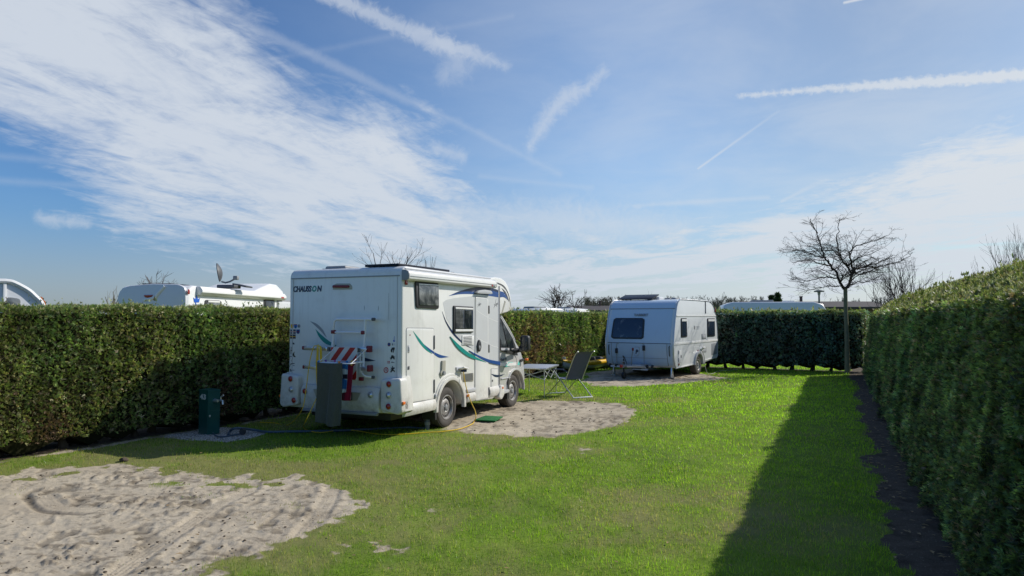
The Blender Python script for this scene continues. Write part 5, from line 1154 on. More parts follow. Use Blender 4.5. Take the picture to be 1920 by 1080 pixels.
def build_chair():
    f = Vector((-.58, 1.0, 0)).normalized(); ang = math.atan2(f.y, f.x); c = (Vector((*ground(1088, 747.5), 0))+Vector((*ground(1049, 738), 0)))/2
    root = thing('camping_chair', 'high backed folding camping chair with charcoal fabric and aluminium frame', 'camping chair', c, ang)
    W = .27; A = MT['alu']     # x = forward, y = left
    for s in (-1, 1):
        m = MB(); m.tube([(-.55, s*W, .02), (.30, s*W, .62)], .014, 10); m.build('leg', A, root)
        m = MB(); m.tube([(.56, s*W*.94, .02), (-.02, s*W*.94, .44), (-.22, s*W*.94, .43)], .014, 10); m.build('leg', A, root)
        m = MB(); m.tube([(-.18, s*W*.9, .40), (-.25, s*W*.9, .52), (-.52, s*W*.9, .96), (-.60, s*W*.88, 1.06), (-.70, s*W*.88, 1.12)], .013, 10); m.build('back_tube', A, root)
        m = MB(); m.tube([(-.22, s*W*.9, .43), (.28, s*W*.9, .45)], .013, 10); m.build('seat_tube', A, root)
        m = MB(); m.box((.07, s*(W+.01), .655), (.46, .05, .03), .012, Matrix.Rotation(R_(3), 3, 'Y')); m.tube([(-.16, s*(W+.01), .645), (-.30, s*W, .62)], .01, 8); m.build('armrest', MT['armblue'], root)
    for x in (-.55, .56): m = MB(); m.box((x, 0, .022), (.045, 2*W+.03, .03), .008); m.build('foot_bar', MT['alu_white'] if x < 0 else A, root)
    def back(u, v):
        pts = catmull([(-.19, .43, 0), (-.26, .56, 0), (-.40, .78, 0), (-.52, .96, 0), (-.60, 1.065, 0), (-.705, 1.12, 0)], 6); i = v*(len(pts)-1); a = pts[min(int(i), len(pts)-2)]; b = pts[min(int(i)+1, len(pts)-1)]; p = a+(b-a)*(i-int(i))
        return (p.x+.025*math.sin(u*math.pi)*-1*(1-v)-.0, W*.93*(1-2*u), p.y)
    cloth('backrest', MT['mesh'], back, 10, 30, .008, root)
    m = MB(); m.box((.03, 0, .435), (.50, 2*W*.88, .014), .005); m.build('seat', MT['mesh'], root)
build_chair()
def build_table():
    a = Vector((*ground(1020.7, 746), 0)); b = Vector((*ground(1042.5, 736), 0)); d = (b-a).normalized(); L = (b-a).length+.02
    ang = math.atan2(d.y, d.x); root = thing('folding_table', 'low folding camping table with crossed aluminium legs beside the chair', 'table', a, ang)
    W = .72; H = .70; A = MT['alu']      # x along the far edge, y to the left
    m = MB(); m.box((L/2, W/2, H), (L+.10, W+.10, .022), .006); m.build('tabletop', MT['ptop'], root)
    m = MB()
    for y in (-.052, W+.052): m.box((L/2, y, H-.004), (L+.11, .012, .036), .003)
    for x in (-.055, L+.055): m.box((x, W/2, H-.004), (.012, W+.116, .036), .003)
    m.build('edge_rail', A, root)
    for x in (0, L):
        for y in (0, W): m = MB(); m.tube([(x, y, 0), (x, y, H-.02)], .013, 10); m.lathe((x, y, .012), 'z', [(.002, -.012), (.02, -.012), (.02, .012), (.013, .016)], 10); m.box((x, y, .43), (.034, .034, .05), .006); m.build('leg', A, root)
    m = MB()
    for y in (0, W):
        m.tube([(0, y, .43), (L/2, y+.008, H-.05), ], .009, 8); m.tube([(0, y, H-.04), (L/2, y-.008, .43)], .009, 8); m.tube([(L, y, .43), (L/2, y+.008, H-.05)], .009, 8); m.tube([(L, y, H-.04), (L/2, y-.008, .43)], .009, 8)
    for x in (0, L): m.tube([(x+.006, 0, .43), (x+.006, W, H-.05)], .009, 8); m.tube([(x-.006, 0, H-.05), (x-.006, W, .43)], .009, 8)
    m.build('brace', A, root)
build_table()
def build_kayak():
    a = Vector((*ground(1051, 699), 0)); b = Vector((*ground(1148, 687.5), 0)); d = (b-a).normalized(); L = (b-a).length
    ang = math.atan2(d.y, d.x); root = thing('kayak', 'yellow and grey kayak lying on the grass beside the hedge', 'kayak', a, ang)
    n = 24; k = 14; W = .40
    def sec(t):
        w = W*max(.02, math.sin(math.pi*(.03+.94*t)))**.55; lift = .15*abs(2*t-1)**3.0; return w, lift
    vs = []; fs = []
    for i in range(n+1):
        t = i/n; w, l = sec(t)
        for j in range(k+1):
            q = -math.pi*(j/k); vs.append((t*L, w*math.cos(q), .03+l+.24*(1-abs(math.sin(q))**.8)*1.0 if True else 0))
    for i in range(n):
        for j in range(k): fs.append((i*(k+1)+j, i*(k+1)+j+1, (i+1)*(k+1)+j+1, (i+1)*(k+1)+j))
    m = MB(); m.add(vs, fs); o = m.build('hull', MT['kaygrey'], root)
    m = MB()
    for s in (-1, 1):
        m.tube([(i/n*L, s*sec(i/n)[0]*.92, .28+sec(i/n)[1]) for i in range(n+1)], [.03+.06*math.sin(math.pi*i/n)**.5 for i in range(n+1)], 10)
    m.build('side_tube', MT['kayyellow'], root)
    m = MB()
    for t0, t1 in ((0.0, .16), (.80, 1.0)):
        for i in range(6):
            ta = t0+(t1-t0)*i/6; tb = t0+(t1-t0)*(i+1)/6; wa, la = sec(ta); wb, lb = sec(tb)
            o_ = len(m.v); m.add([(ta*L, -wa*.9, .31+la), (ta*L, wa*.9, .31+la), (tb*L, wb*.9, .31+lb), (tb*L, -wb*.9, .31+lb), (ta*L, 0, .36+la), (tb*L, 0, .36+lb)], [(0, 4, 5, 3), (4, 1, 2, 5)])
    m.build('deck', MT['kayyellow'], root)
    m = MB(); m.box((L*.45, 0, .24), (L*.6, .56, .06), .02)
    m.box((L*.55, 0, .38), (.10, .42, .2), .04, Matrix.Rotation(R_(-24), 3, 'Y')); m.box((L*.72, .02, .36), (.4, .40, .16), .05, Matrix.Rotation(R_(8), 3, 'Y')); m.box((L*.36, 0, .34), (.36, .4, .14), .04)
    m.build('seat', MT['dgrey'], root)
    m = MB(); m.box((.10, .0, .44), (.05, .30, .22), .03); m.build('backboard', MT['signwhite'], root)
build_kayak()

# ------------------------------------------------------------------ caravan
def build_caravan():
    root = thing('caravan', 'white touring caravan with a large dark front window and drawbar, parked at the far end', 'caravan', (CO[0], CO[1], 0), CF.rotz)
    W = 2.36
    S = lambda zx, zy, y=0.0: CF.side(1110+zx/5.685, 530+zy/5.684, y)
    R = lambda zx, zy, x=.12: CF.rear(1110+zx/5.685, 530+zy/5.684, x)
    # side outline, x from the drawbar end
    front = [(.30, .33), (.22, .36), (.12, .50), (.06, .75), (.05, 1.10), (.11, 1.45), (.22, 1.85), (.32, 2.15), (.40, 2.32), (.50, 2.42), (.64, 2.485), (.85, 2.52)]
    rear = [(3.20, 2.51), (3.55, 2.48), (3.80, 2.40), (3.97, 2.26), (4.10, 2.08), (4.20, 1.85), (4.27, 1.5), (4.29, 1.1), (4.27, .75), (4.21, .52), (4.05, .46)]
    wx, wr = 2.29, .36
    ar = [(wx+wr*math.cos(t), .34+wr*math.sin(t)) for t in [math.pi*i/14 for i in range(15)]]
    m = MB(); m.prism(front+rear+[(3.2, .39), (2.66, .36)]+ar[1:-1]+[(1.92, .34), (.6, .32)], 'xz', 0, W, .03, seg=3); m.build('body', MT['cwhite'], root)
    prf = [(p.x, p.y) for p in catmull([(x, z, 0) for x, z in front], 5)]
    def fx(z):
        for (xa, za), (xb, zb) in zip(prf[:-1], prf[1:]):
            if za <= z <= zb: return xa+(xb-xa)*(z-za)/(zb-za+1e-9)
        return prf[-1][0] if z > 1 else prf[0][0]
    def skin(y0, y1, z0, z1, d, name, mat, n=12, r=0, par=None, trap=0.0):
        """a panel following the curved front between two heights"""
        vs = []; fs = []; 
        for k, dd in enumerate((d, -.01)):
            for i in range(n+1):
                z = z0+(z1-z0)*i/n; x = fx(z); x2 = fx(min(z+.01, 2.5)); nx, nz = -.01, (x2-x); ln = math.hypot(nx, nz); nx, nz = nx/ln, nz/ln
                t = trap*(i/n); cr = 0
                if r:
                    e = min(i/n, 1-i/n)*(z1-z0); cr = r-math.sqrt(max(0, r*r-(r-min(e, r))**2))
                for y in (y0+t+cr, y1-t-cr): vs.append((x+nx*dd, y, z+nz*dd))
        o = 2*(n+1)
        for i in range(n): a = 2*i; fs += [(a, a+1, a+3, a+2), (o+a, o+a+2, o+a+3, o+a+1), (a, a+2, o+a+2, o+a), (a+1, o+a+1, o+a+3, a+3)]
        fs += [(0, o, o+1, 1), (2*n, 2*n+1, o+2*n+1, o+2*n)]
        mm = MB(); mm.add(vs, fs); return mm.build(name, mat, par or root)
    zt, zs = R(190, 280)[1], R(500, 645, .06)[1]
    skin(.10, W-.10, zs+.008, zt-.01, .008, 'front_panel', MT['cwhite_skyblue'])
    skin(.22, W-.22, .40, zs-.008, .012, 'locker_lid', MT['cwhite_skyblue'])
    skin(.05, .20, .42, zs-.004, .008, 'corner_panel', MT['cwhite_skyblue']); skin(W-.20, W-.05, .42, zs-.004, .008, 'corner_panel', MT['cwhite_skyblue'])
    skin(.06, W-.06, zt+.005, 2.50, .008, 'roof_cap', MT['cwhite_skyblue'])
    skin(.05, W-.05, zt-.014, zt+.008, .020, 'roof_seam', MT['mgrey'], 3)
    skin(.08, W-.08, zs-.008, zs+.010, .016, 'panel_seam', MT['dgrey'], 3)
    zm = R(500, 800, .06)[1]; skin(.22, W-.22, zm-.006, zm+.004, .016, 'lid_crease', MT['greyfilm'], 3)
    for y in (.21, W-.21): skin(y-.006, y+.006, .40, zs, .015, 'lid_gap', MT['mgrey'], 8)
    a, b = R(215, 595, .12), R(580, 380, .24)
    wnd = skin(R(553, 598, .1)[0]-.015, R(213, 598, .1)[0]+.015, R(400, 600, .12)[1], R(400, 378, .24)[1], .022, 'front_window', MT['black'], 14, .08, trap=.03)
    skin(R(547, 590, .1)[0]+.02, R(220, 590, .1)[0]-.02, R(400, 588, .12)[1]+.01, R(400, 388, .24)[1]-.01, .030, 'pane', MT['cglass'], 14, .06, wnd, .03)
    # writing above the window, shield with P on the lid
    p0, p1 = R(449, 356, .26), R(600, 356, .26); zb = p0[1]; x = fx(zb)-.022; tilt = math.atan2(fx(zb+.08)-fx(zb), .08)
    X = Vector((0, -1, 0)); Y = Vector((math.sin(tilt), 0, math.cos(tilt))); Z = X.cross(Y)
    text_mesh('lettering', 'TABBERT', .115, MT['mgrey'], root, Matrix(((X.x, Y.x, Z.x, x), (X.y, Y.y, Z.y, p0[0]), (X.z, Y.z, Z.z, zb), (0, 0, 0, 1))), .006, 0, .003, p0[0]-p1[0])
    c = R(472, 733, .03); e = lambda k: [(c[0]+.115*a_*k, c[1]+.16*b_*k) for a_, b_ in ((-1, .9), (-.3, .96), (.3, .96), (1, .9), (.95, .2), (.75, -.5), (.35, -.9), (0, -1), (-.35, -.9), (-.75, -.5), (-.95, .2))]
    m = MB(); m.prism(e(1), 'yz', .02, .05); em = m.build('emblem', MT['trim'], root, smooth=False); m = MB(); m.prism(e(.86), 'yz', .015, .02); m.build('shield_face', MT['cwhite_skyblue'], em, smooth=False)
    c2 = R(480, 770, .01); text_mesh('emblem_letter', 'P', .19, MT['navy'], em, text_rear(.012, c2[0]+.055, c[1]-.075), .002, .12, .008, .10)
    # grab handles, hold-down rods with latches
    for y in (.125, W-.125):
        m = MB(); zz = [(R(830, 675, .05)[1]), R(830, 785, .05)[1]]; m.tube([(fx(zz[0])+.0, y, zz[0]), (fx(zz[0])-.045, y, zz[0]-.03), (fx(zz[1])-.045, y, zz[1]+.03), (fx(zz[1]), y, zz[1])], .016, 8); m.build('grab_handle', MT['dgrey'], root)
    rods = []
    for zx, zl in ((265, 725), (556, 697)):
        y = R(zx, 760, .03)[0]; m = MB(); m.tube([(fx(zs)-.03, y-.08*(1 if zx < 300 else -1), zs-.005), (fx(zs)-.035, y, zs-.03), (fx(.9)-.035, y, .9), (.02, y, .45)], .009, 8); m.build('lid_rod', MT['beige'], root)
        z = R(zx, zl, .02)[1]; m = MB(); m.box((fx(z)-.05, y, z), (.05, .085, .165), .012); m.build('latch', MT['black'], root)
    # side trims, stripe rails, edge rail following the outline
    def rail(z0, z1, x0, x1, h, d=.014, mat=MT['pwhite'], name='side_trim'):
        m = MB(); n = 8; m.prism([(x0, z0-h/2), (x1, z1-h/2), (x1, z1+h/2), (x0, z0+h/2)], 'xz', -d, .004, .004); return m.build(name, mat, root)
    rail(S(900, 355)[1], S(1325, 352)[1], .33, 4.16, .045); rail(S(875, 655)[1], S(1335, 612)[1], .07, 4.27, .075); rail(S(890, 912)[1], S(1095, 865)[1], .22, 1.9, .035)
    rail(.44, .50, 2.7, 4.20, .03)
    for y in (-.004, W+.004):
        m = MB(); m.tube(catmull([(x, y, z) for x, z in front+rear], 3), .018, 6); m.build('edge_rail', MT['alu'], root)
    m = MB(); xs = S(1208, 300)[0]; m.tube([(xs, -.012, 2.5), (xs, -.012, S(1208, 320)[1])], .012, 6); m.box((xs, -.012, S(1208, 320)[1]), (.05, .03, .05), .01); m.build('aerial_lead', MT['dgrey'], root)
    def panel(poly, name, mat, d0, r=.02, par=None, d1=.006): m = MB(); m.prism(roundpoly(poly, r, 3), 'xz', d0, d1, .003); return m.build(name, mat, par or root)
    for q in ([S(945, 378), S(1004, 378), S(1008, 578), S(948, 583)], [S(1226, 380), S(1303, 380), S(1306, 570), S(1228, 575)]):
        w_ = panel(q, 'side_window', MT['black'], -.022, .04); c = Vector((sum(p[0] for p in q)/4, sum(p[1] for p in q)/4)); i = [tuple(Vector(p)+(c-Vector(p))*.12) for p in q]
        panel([i[0], i[1], i[2], i[3]], 'pane', MT['cglass'], -.030, .03, w_, -.02); t_ = [i[0], i[1], (i[1][0], i[1][1]-.07), (i[0][0], i[0][1]-.07)]; panel(t_, 'window_rail', MT['pwhite'], -.035, .005, w_, -.03)
    for q in ((1168, 545, 1213, 600), (1172, 684, 1216, 742)):
        v_ = panel([S(q[0], q[1]), S(q[2], q[1]), S(q[2], q[3]), S(q[0], q[3])], 'vent', MT['mgrey'], -.010, .01); c0, c1 = S(q[0]+6, q[1]+8), S(q[2]-6, q[3]-8); panel([c0, (c1[0], c0[1]), c1, (c0[0], c1[1])], 'vent_grille', MT['trim'], -.014, .006, v_)
    hd = panel([S(917, 727), S(950, 722), S(953, 848), S(918, 856)], 'service_door', MT['cwhite'], -.010, .02)
    for zy in (742, 822): p = S(920, zy); m = MB(); m.box((p[0], -.014, p[1]), (.05, .012, .12), .004); m.build('hinge', MT['mgrey'], hd)
    p = S(945, 785); m = MB(); m.box((p[0]+.01, -.014, p[1]), (.05, .012, .08), .004); m.build('lock', MT['dgrey'], hd)
    for zx, zy in ((923, 872), (1127, 728)): p = S(zx, zy); m = MB(); m.box((p[0], -.014, p[1]), (.07, .02, .07), .01); m.build('reflector', MT['red'], root)
    p = S(1312, 290); m = MB(); m.box((4.03, -.014, p[1]), (.05, .05, .16), .014); m.build('marker_light', MT['red'], root)
    # small side lettering is only marks in the photograph
    m = MB(); p, q = S(1087, 460), S(1095, 497); m.prism([p, (q[0], p[1]), q, (p[0], q[1])], 'xz', -.004, .0); lg = m.build('side_logo', MT['dgrey'], root, smooth=False)
    for i in range(3):
        m = MB(); a_, b_ = S(1102, 463+i*14), S(1146-i*3, 468+i*14); m.prism([a_, (b_[0], a_[1]), b_, (a_[0], b_[1])], 'xz', -.003, .0); m.build('logo_line', MT['trim'], lg, smooth=False)
    dl = panel([(3.62, 1.00), (4.26, 1.02), (4.25, .62), (3.60, .58)], 'side_grey_patch', MT['greyfilm'], -.003, .03)  # grey patch low at the rear end of the side
    # wheel arch, wheel, mains flap
    A = [math.pi*i/16 for i in range(17)]; o = [(wx+.46*math.cos(t), .34+.46*math.sin(t)) for t in A]; i_ = [(wx+.355*math.cos(t), .34+.355*math.sin(t)) for t in A[::-1]]
    m = MB(); m.prism(o+i_, 'xz', -.05, .02, .012); m.build('wheel_arch', MT['trim'], root)
    for y, sg in ((.10, -1), (W-.10, 1)): wheel(root, wx, y, sg, .315, .19, .185)
    m = MB(); m.box((2.2, W/2, .36), (3.6, 1.5, .10), .01); m.box((wx, W/2, .32), (.10, 2.1, .10)); m.build('chassis', MT['black'], root)
    p = S(1165, 705); m = MB(); m.box((p[0], -.06, p[1]+.02), (.20, .14, .03), .006, Matrix.Rotation(R_(-32), 3, 'X')); m.box((p[0], -.012, p[1]-.05), (.18, .02, .15), .008); m.build('mains_flap', MT['pwhite'], root)
    # steady legs
    for y in (.16, W-.16):
        m = MB(); m.box((.28, y, .20), (.06, .05, .36), .008, Matrix.Rotation(R_(10), 3, 'Y')); m.box((.34, y, .20), (.05, .05, .34), .008, Matrix.Rotation(R_(-12), 3, 'Y')); m.box((.30, y, .015), (.16, .16, .03), .006); m.build('steady_leg', MT['alu'], root)
    # drawbar, coupling, jockey wheel, gas hose
    m = MB()
    for s in (-1, 1): m.tube([(.5, W/2+s*.62, .34), (-.95, W/2+s*.04, .40)], .035, 6)
    m.box((-.10, W/2, .41), (.5, .5, .03), .006); m.build('drawbar', MT['alu'], root)
    m = MB(); m.tube([(-.90, W/2, .42), (-1.18, W/2, .43)], [.045, .05], 10); m.box((-1.16, W/2, .42), (.14, .10, .11), .03); m.tube([(-1.08, W/2, .48), (-1.16, W/2, .55), (-1.02, W/2, .57)], .016, 8); cp = m.build('coupling', MT['mgrey'], root)
    m = MB(); m.box((-1.22, W/2, .43), (.08, .09, .09), .02); m.build('coupling_cap', MT['signred'], cp)
    m = MB(); m.tube([(-.62, W/2-.06, .42), (-.60, W/2-.06, .66), (-.52, W/2-.06, .90)], .018, 8); hb = m.build('handbrake_lever', MT['mgrey'], root); m = MB(); m.lathe((-.515, W/2-.06, .92), 'z', [(.002, -.05), (.032, -.04), (.032, .04), (.002, .05)], 10); m.build('lever_grip', MT['dred'], hb)
    m = MB(); m.tube([(-.72, W/2+.16, .62), (-.72, W/2+.16, .20)], .025, 8); m.lathe((-.72, W/2+.16, .11), 'y', [(.002, -.04), (.10, -.04), (.11, 0), (.10, .04), (.002, .04)], 18); m.build('jockey_wheel', MT['black'], root)
    m = MB(); m.tube(catmull([(-.62, W/2+.10, .45), (-.70, W/2+.14, .66), (-.78, W/2+.16, .72), (-.82, W/2+.10, .62), (-.86, W/2+.06, .46)], 6), .013, 6); m.build('supply_lead', MT['black'], root)
    y0, y1 = R(200, 895, -.2)[0], R(580, 905, -.2)[0]
    m = MB(); z_ = R(400, 897, -.2)[1]; m.box((-.2, (y0+y1)/2, z_), (.05, y0-y1, .05), .008); rl = m.build('front_rail', MT['alu_white'], root); m = MB(); m.box((-.2, y1+.22, z_-.07), (.05, .52, .035), .008); m.build('rail_step', MT['alu_white'], rl)
    for zx in (195, 262, 590, 645): y = R(zx, 890, -.18)[0]; m = MB(); m.lathe((-.20, y, z_+.035), 'y', [(.002, -.03), (.05, -.03), (.05, .03), (.002, .03)], 12); m.build('clamp_wheel', MT['black'], root)
    # roof furniture: tilted solar panel, hatches
    a, b = CF.rear(1160, 560, .75)[0], CF.rear(1224, 558, .75)[0]
    m = MB(); m.box((.98, (a+b)/2, 2.62), (.62, a-b, .035), .006, Matrix.Rotation(R_(-15), 3, 'Y')); sp_ = m.build('solar_panel', MT['solar'], root)
    for y in (b+.1, a-.1): m = MB(); m.tube([(1.20, y, 2.5), (1.22, y, 2.67)], .012, 6); m.build('panel_strut', MT['alu'], sp_)
    for x0, y0, y1, h, mt in ((1.2, CF.rear(1212, 558, 1.2)[0], CF.rear(1236, 558, 1.2)[0], .11, 'bggrey'), (1.7, CF.rear(1245, 558, 1.7)[0], CF.rear(1256, 558, 1.7)[0], .08, 'mgrey'), (1.75, CF.rear(1258, 558, 1.75)[0], CF.rear(1267, 558, 1.75)[0], .09, 'mgrey')):
        m = MB(); m.box((x0+.2, (y0+y1)/2, 2.52+h/2), (.40, abs(y0-y1), h), .03); m.build('roof_hatch', MT[mt], root)
    # lead from the flap to the ground
    q = S(1172, 725, -.08); M4 = Matrix.Translation((CO[0], CO[1], 0)) @ Matrix.Rotation(CF.rotz, 4, 'Z')
    pts = [M4 @ Vector((q[0], -.08, q[1])), M4 @ Vector((q[0]+.05, -.14, .6)), M4 @ Vector((q[0]-.02, -.20, .25)), M4 @ Vector((q[0]+.03, -.26, .03)), M4 @ Vector((q[0]+.30, -.36, .02)), M4 @ Vector((q[0]+1.4, -.2, .02)), M4 @ Vector((q[0]+2.6, -.5, .02))]
    m = MB(); m.tube(catmull(pts, 6), .010, 6); o = m.build('power_cable', MT['beige']); tag(o, 'pale mains lead dropping from the caravan side flap beside its wheel', 'cable')
build_caravan()

# ------------------------------------------------------------------ bare trees
def branch(m, p, d, L, r, lvl, maxl, rn, up=0.12, wob=0.16, kids=(3, 5), spread=(25, 60), shrink=(.45, .7), flatz=1.0, minr=.004):
    n = max(3, int(4+L*1.5)) if lvl < 2 else 4; pts = [p.copy()]; dd = d.copy(); st = L/n
    for i in range(n):
        dd = (dd+Vector((rn.gauss(0, wob), rn.gauss(0, wob), rn.gauss(0, wob)+up*(1 if lvl else .4)))); dd.z *= flatz if lvl else 1; dd.normalize(); pts.append(pts[-1]+dd*st)
    r1 = max(minr*.6, r*.35); m.tube(pts, [r+(r1-r)*i/n for i in range(n+1)], 6 if lvl == 0 else (4 if lvl < 2 else 3))
    if lvl >= maxl: return
    k = rn.randint(*kids)+(2 if lvl == 0 else 0)
    for j in range(k):
        t = rn.uniform(.25 if lvl else .35, 1.0); i = min(int(t*n), n-1); q = pts[i].lerp(pts[i+1], t*n-i); ax = (pts[i+1]-pts[i]).normalized()
        a = R_(rn.uniform(*spread)); o = ax.orthogonal().normalized(); o = Matrix.Rotation(rn.uniform(0, 2*math.pi), 3, ax) @ o; nd = ax*math.cos(a)+o*math.sin(a)
        branch(m, q, nd, L*rn.uniform(*shrink)*(1.15-.5*t), max(minr, r*(1-.6*t)*.6), lvl+1, maxl, rn, up, wob, kids, spread, shrink, flatz, minr)
def bare_tree(label, px, ytop, width, Y, mat, seed, trunk=None, stems=1, maxl=3, kids=(4, 6), cat='tree', name='bare_tree', up=.12, first=.35, minr=.006, spread=(25, 60), group=None, scale=1.0):
    X, _, zt = at(px, ytop, Y); W = width/FPX*Y; rn = random.Random(seed)
    root = thing(name, label, cat, (X, Y, 0), 0, group); H = zt
    tm, cm = MB(), MB(); th = (trunk if trunk is not None else H*first)
    for k in range(stems):
        a = rn.uniform(0, 6.28); off = Vector((math.cos(a), math.sin(a), 0))*(0.0 if stems == 1 else rn.uniform(.05, W*.30))
        r0 = (.035+.012*H)*scale/(1 if stems == 1 else 1.8); tip = off*1.15+Vector((rn.gauss(0, .05), rn.gauss(0, .05), th)); tm.tube([off, off.lerp(tip, .5)+Vector((rn.gauss(0, .03), 0, 0)), tip], [r0*1.25, r0, r0*.8], 8)
        nb = rn.randint(3, 5) if stems == 1 else rn.randint(2, 3)
        for j in range(nb):
            aa = 2*math.pi*(j+rn.uniform(-.3, .3))/nb; lean = rn.uniform(.15, .75)*min(1.0, W/H*1.2); d = Vector((math.cos(aa)*lean, math.sin(aa)*lean, 1)).normalized()
            branch(cm, tip-Vector((0, 0, rn.uniform(0, .1)*th)), d, (H-th)*rn.uniform(.75, 1.0), r0*.62, 1, maxl, rn, up, .13, kids, spread, minr=minr)
    # keep the crown inside the height and width seen
    zs = max(v[2] for v in cm.v); k = (H-th)/max(.1, zs-th); cm.v = [(v[0]*min(1.0, .5*W/max(.1, abs(v[0]))) if False else v[0], v[1], th+(v[2]-th)*k) for v in cm.v]
    xs = sorted(abs(v[0]) for v in cm.v); w_ = xs[int(len(xs)*.985)]; kx = min(1.3, .5*W/max(.05, w_)); cm.v = [(v[0]*kx, v[1]*kx, v[2]) for v in cm.v]
    tm.build('trunk', mat, root, fix=False); cm.build('branches', mat, root, fix=False, smooth=False); return root

def front_tree():
    Y = ground(1589, 701)[1]; base = Vector((*ground(1589, 701), 0)); base = Vector((base.x, Y, 0)); rn = random.Random(5)
    root = thing('bare_tree', 'small leafless tree with a wide flat crown standing before the far hedge', 'tree', base, 0)
    L = lambda px, py, dy=0.0: Vector(at(px, py, Y+dy))-base
    m = MB(); tr = [Vector((0, 0, -.05)), Vector((0, 0, .05)), L(1588, 640), L(1586, 590), L(1585, 541)]; m.tube(tr, [.135, .095, .076, .068, .064], 12); m.build('trunk', MT['bark'], root)
    m = MB()
    limbs = [([(1585, 543, 0), (1594, 530, .1), (1598, 512, .1), (1603, 505, 0), (1622, 500, .3), (1645, 493, .5), (1668, 484, .7)], .062), ([(1585, 543, 0), (1575, 530, -.1), (1569, 514, -.2), (1555, 494, -.3), (1545, 480, -.3), (1538, 455, -.2), (1530, 436, -.1), (1519, 410, 0)], .055),
             ([(1597, 512, .1), (1588, 500, .2), (1577, 484, .1), (1571, 466, 0), (1570, 440, 0), (1575, 408, .1)], .040), ([(1600, 506, .1), (1592, 480, -.3), (1600, 465, -.5), (1625, 455, -.6), (1660, 444, -.7)], .035),
             ([(1560, 500, -.3), (1540, 495, -.6), (1515, 488, -.9), (1485, 492, -1.2)], .030), ([(1572, 522, -.2), (1550, 520, -.2), (1525, 524, -.5), (1500, 530, -.7)], .028), ([(1600, 508, .2), (1612, 514, .8), (1640, 508, 1.3), (1662, 500, 1.6)], .028),
             ([(1578, 488, .1), (1560, 470, .9), (1530, 470, 1.4), (1500, 476, 1.6)], .026), ([(1588, 498, .2), (1610, 484, -1.0), (1640, 474, -1.5)], .026), ([(1586, 541, 0), (1605, 530, -.5), (1632, 526, -.9), (1655, 515, -1.1)], .022),
             ([(1548, 484, -.3), (1525, 478, .2), (1505, 470, .5), (1488, 470, .7)], .022), ([(1622, 500, .3), (1650, 500, .2), (1690, 488, .1), (1712, 474, 0)], .024), ([(1585, 538, 0), (1566, 536, .5), (1535, 540, .8), (1512, 547, 1.0)], .016)]
    for pts, r in limbs:
        c = catmull([L(*p) for p in pts], 5); c = [p+Vector((rn.gauss(0, .02), rn.gauss(0, .02), rn.gauss(0, .015))) for p in c]; n = len(c)-1
        m.tube(c, [r*.82*(1-.80*i/n)+.003 for i in range(n+1)], 7)
        for j in range(int(n*.8)+3):
            t = rn.uniform(.12, 1.0); i = min(int(t*n), n-1); ax = (c[i+1]-c[i]).normalized(); a = R_(rn.uniform(30, 75)); o = Matrix.Rotation(rn.uniform(0, 6.28), 3, ax) @ ax.orthogonal().normalized(); d = ax*math.cos(a)+o*math.sin(a); d.z = d.z*.6+.20
            branch(m, c[i], d.normalized(), rn.uniform(.45, 1.05)*(1.1-.3*t), max(.008, r*(1-.7*t)*.45), 2, 4, rn, up=.05, wob=.20, kids=(2, 4), spread=(25, 65), shrink=(.40, .70), flatz=.82, minr=.0038)
    m.build('branches', MT['twig'], root, fix=False, smooth=False)
    return root
front_tree()
bare_tree('bare tree whose upright twigs show over the motorhome roof', 738, 441, 135, 36, MT['twig2'], 3, first=.45, kids=(4, 6), minr=.006, scale=.6, up=.16, spread=(15, 40))
bare_tree('small bare shrub showing right of the tree behind the motorhome roof', 795, 468, 44, 37, MT['twig2'], 4, first=.5, kids=(3, 4), minr=.006, scale=.6, up=.16, spread=(15, 40), maxl=2)
bare_tree('rounded bare tree above the left hedge, behind the left motorhome', 306, 505, 96, 46, MT['twig2'], 7, first=.3, kids=(6, 8), minr=.012)
bare_tree('thin bare sapling above the left hedge, left of the motorhome rear', 212, 535, 34, 34, MT['twig3'], 9, first=.5, kids=(3, 4), minr=.008, maxl=2)
bare_tree('bare tree above the hedge right of the motorhome nose', 1040, 533, 74, 46, MT['twig'], 12, first=.45, kids=(5, 7), minr=.014)
bare_tree('low spreading bare tree beside the first one past the motorhome nose', 1084, 542, 62, 45, MT['twig'], 13, first=.45, kids=(4, 6), minr=.014, spread=(35, 75))
bare_tree('small bare tree left of the caravan roof', 1160, 551, 40, 58, MT['twig3'], 15, first=.45, kids=(4, 5), minr=.014)
bare_tree('thin bare tree directly behind the caravan solar panel', 1218, 542, 24, 60, MT['twig3'], 16, first=.5, kids=(3, 4), minr=.012, maxl=2)
bare_tree('bushy pale budding tree just right of the caravan rear', 1345, 546, 44, 42, MT['twig3'], 18, first=.3, kids=(5, 7), minr=.014)
bare_tree('dark bare tree behind the caravan rear roof edge', 1315, 552, 40, 60, MT['twig2'], 19, first=.4, kids=(4, 6), minr=.018)
bare_tree('dense purplish many-stemmed bare bush right of the flat-crowned tree', 1678, 468, 112, 31, MT['twig2'], 21, trunk=1.3, stems=7, kids=(4, 6), minr=.007, up=.14, spread=(15, 45), maxl=3)
bare_tree('smaller bare bush right of the purplish one, low over the right hedge', 1725, 520, 60, 33, MT['twig3'], 25, trunk=1.2, stems=4, kids=(3, 5), minr=.006, up=.12, spread=(20, 50), maxl=3)
bare_tree('leafless shrub rising behind the near end of the right hedge', 1905, 420, 125, 15.5, MT['twig'], 23, trunk=1.5, stems=8, kids=(3, 5), minr=.004, up=.15, spread=(15, 42), maxl=3)

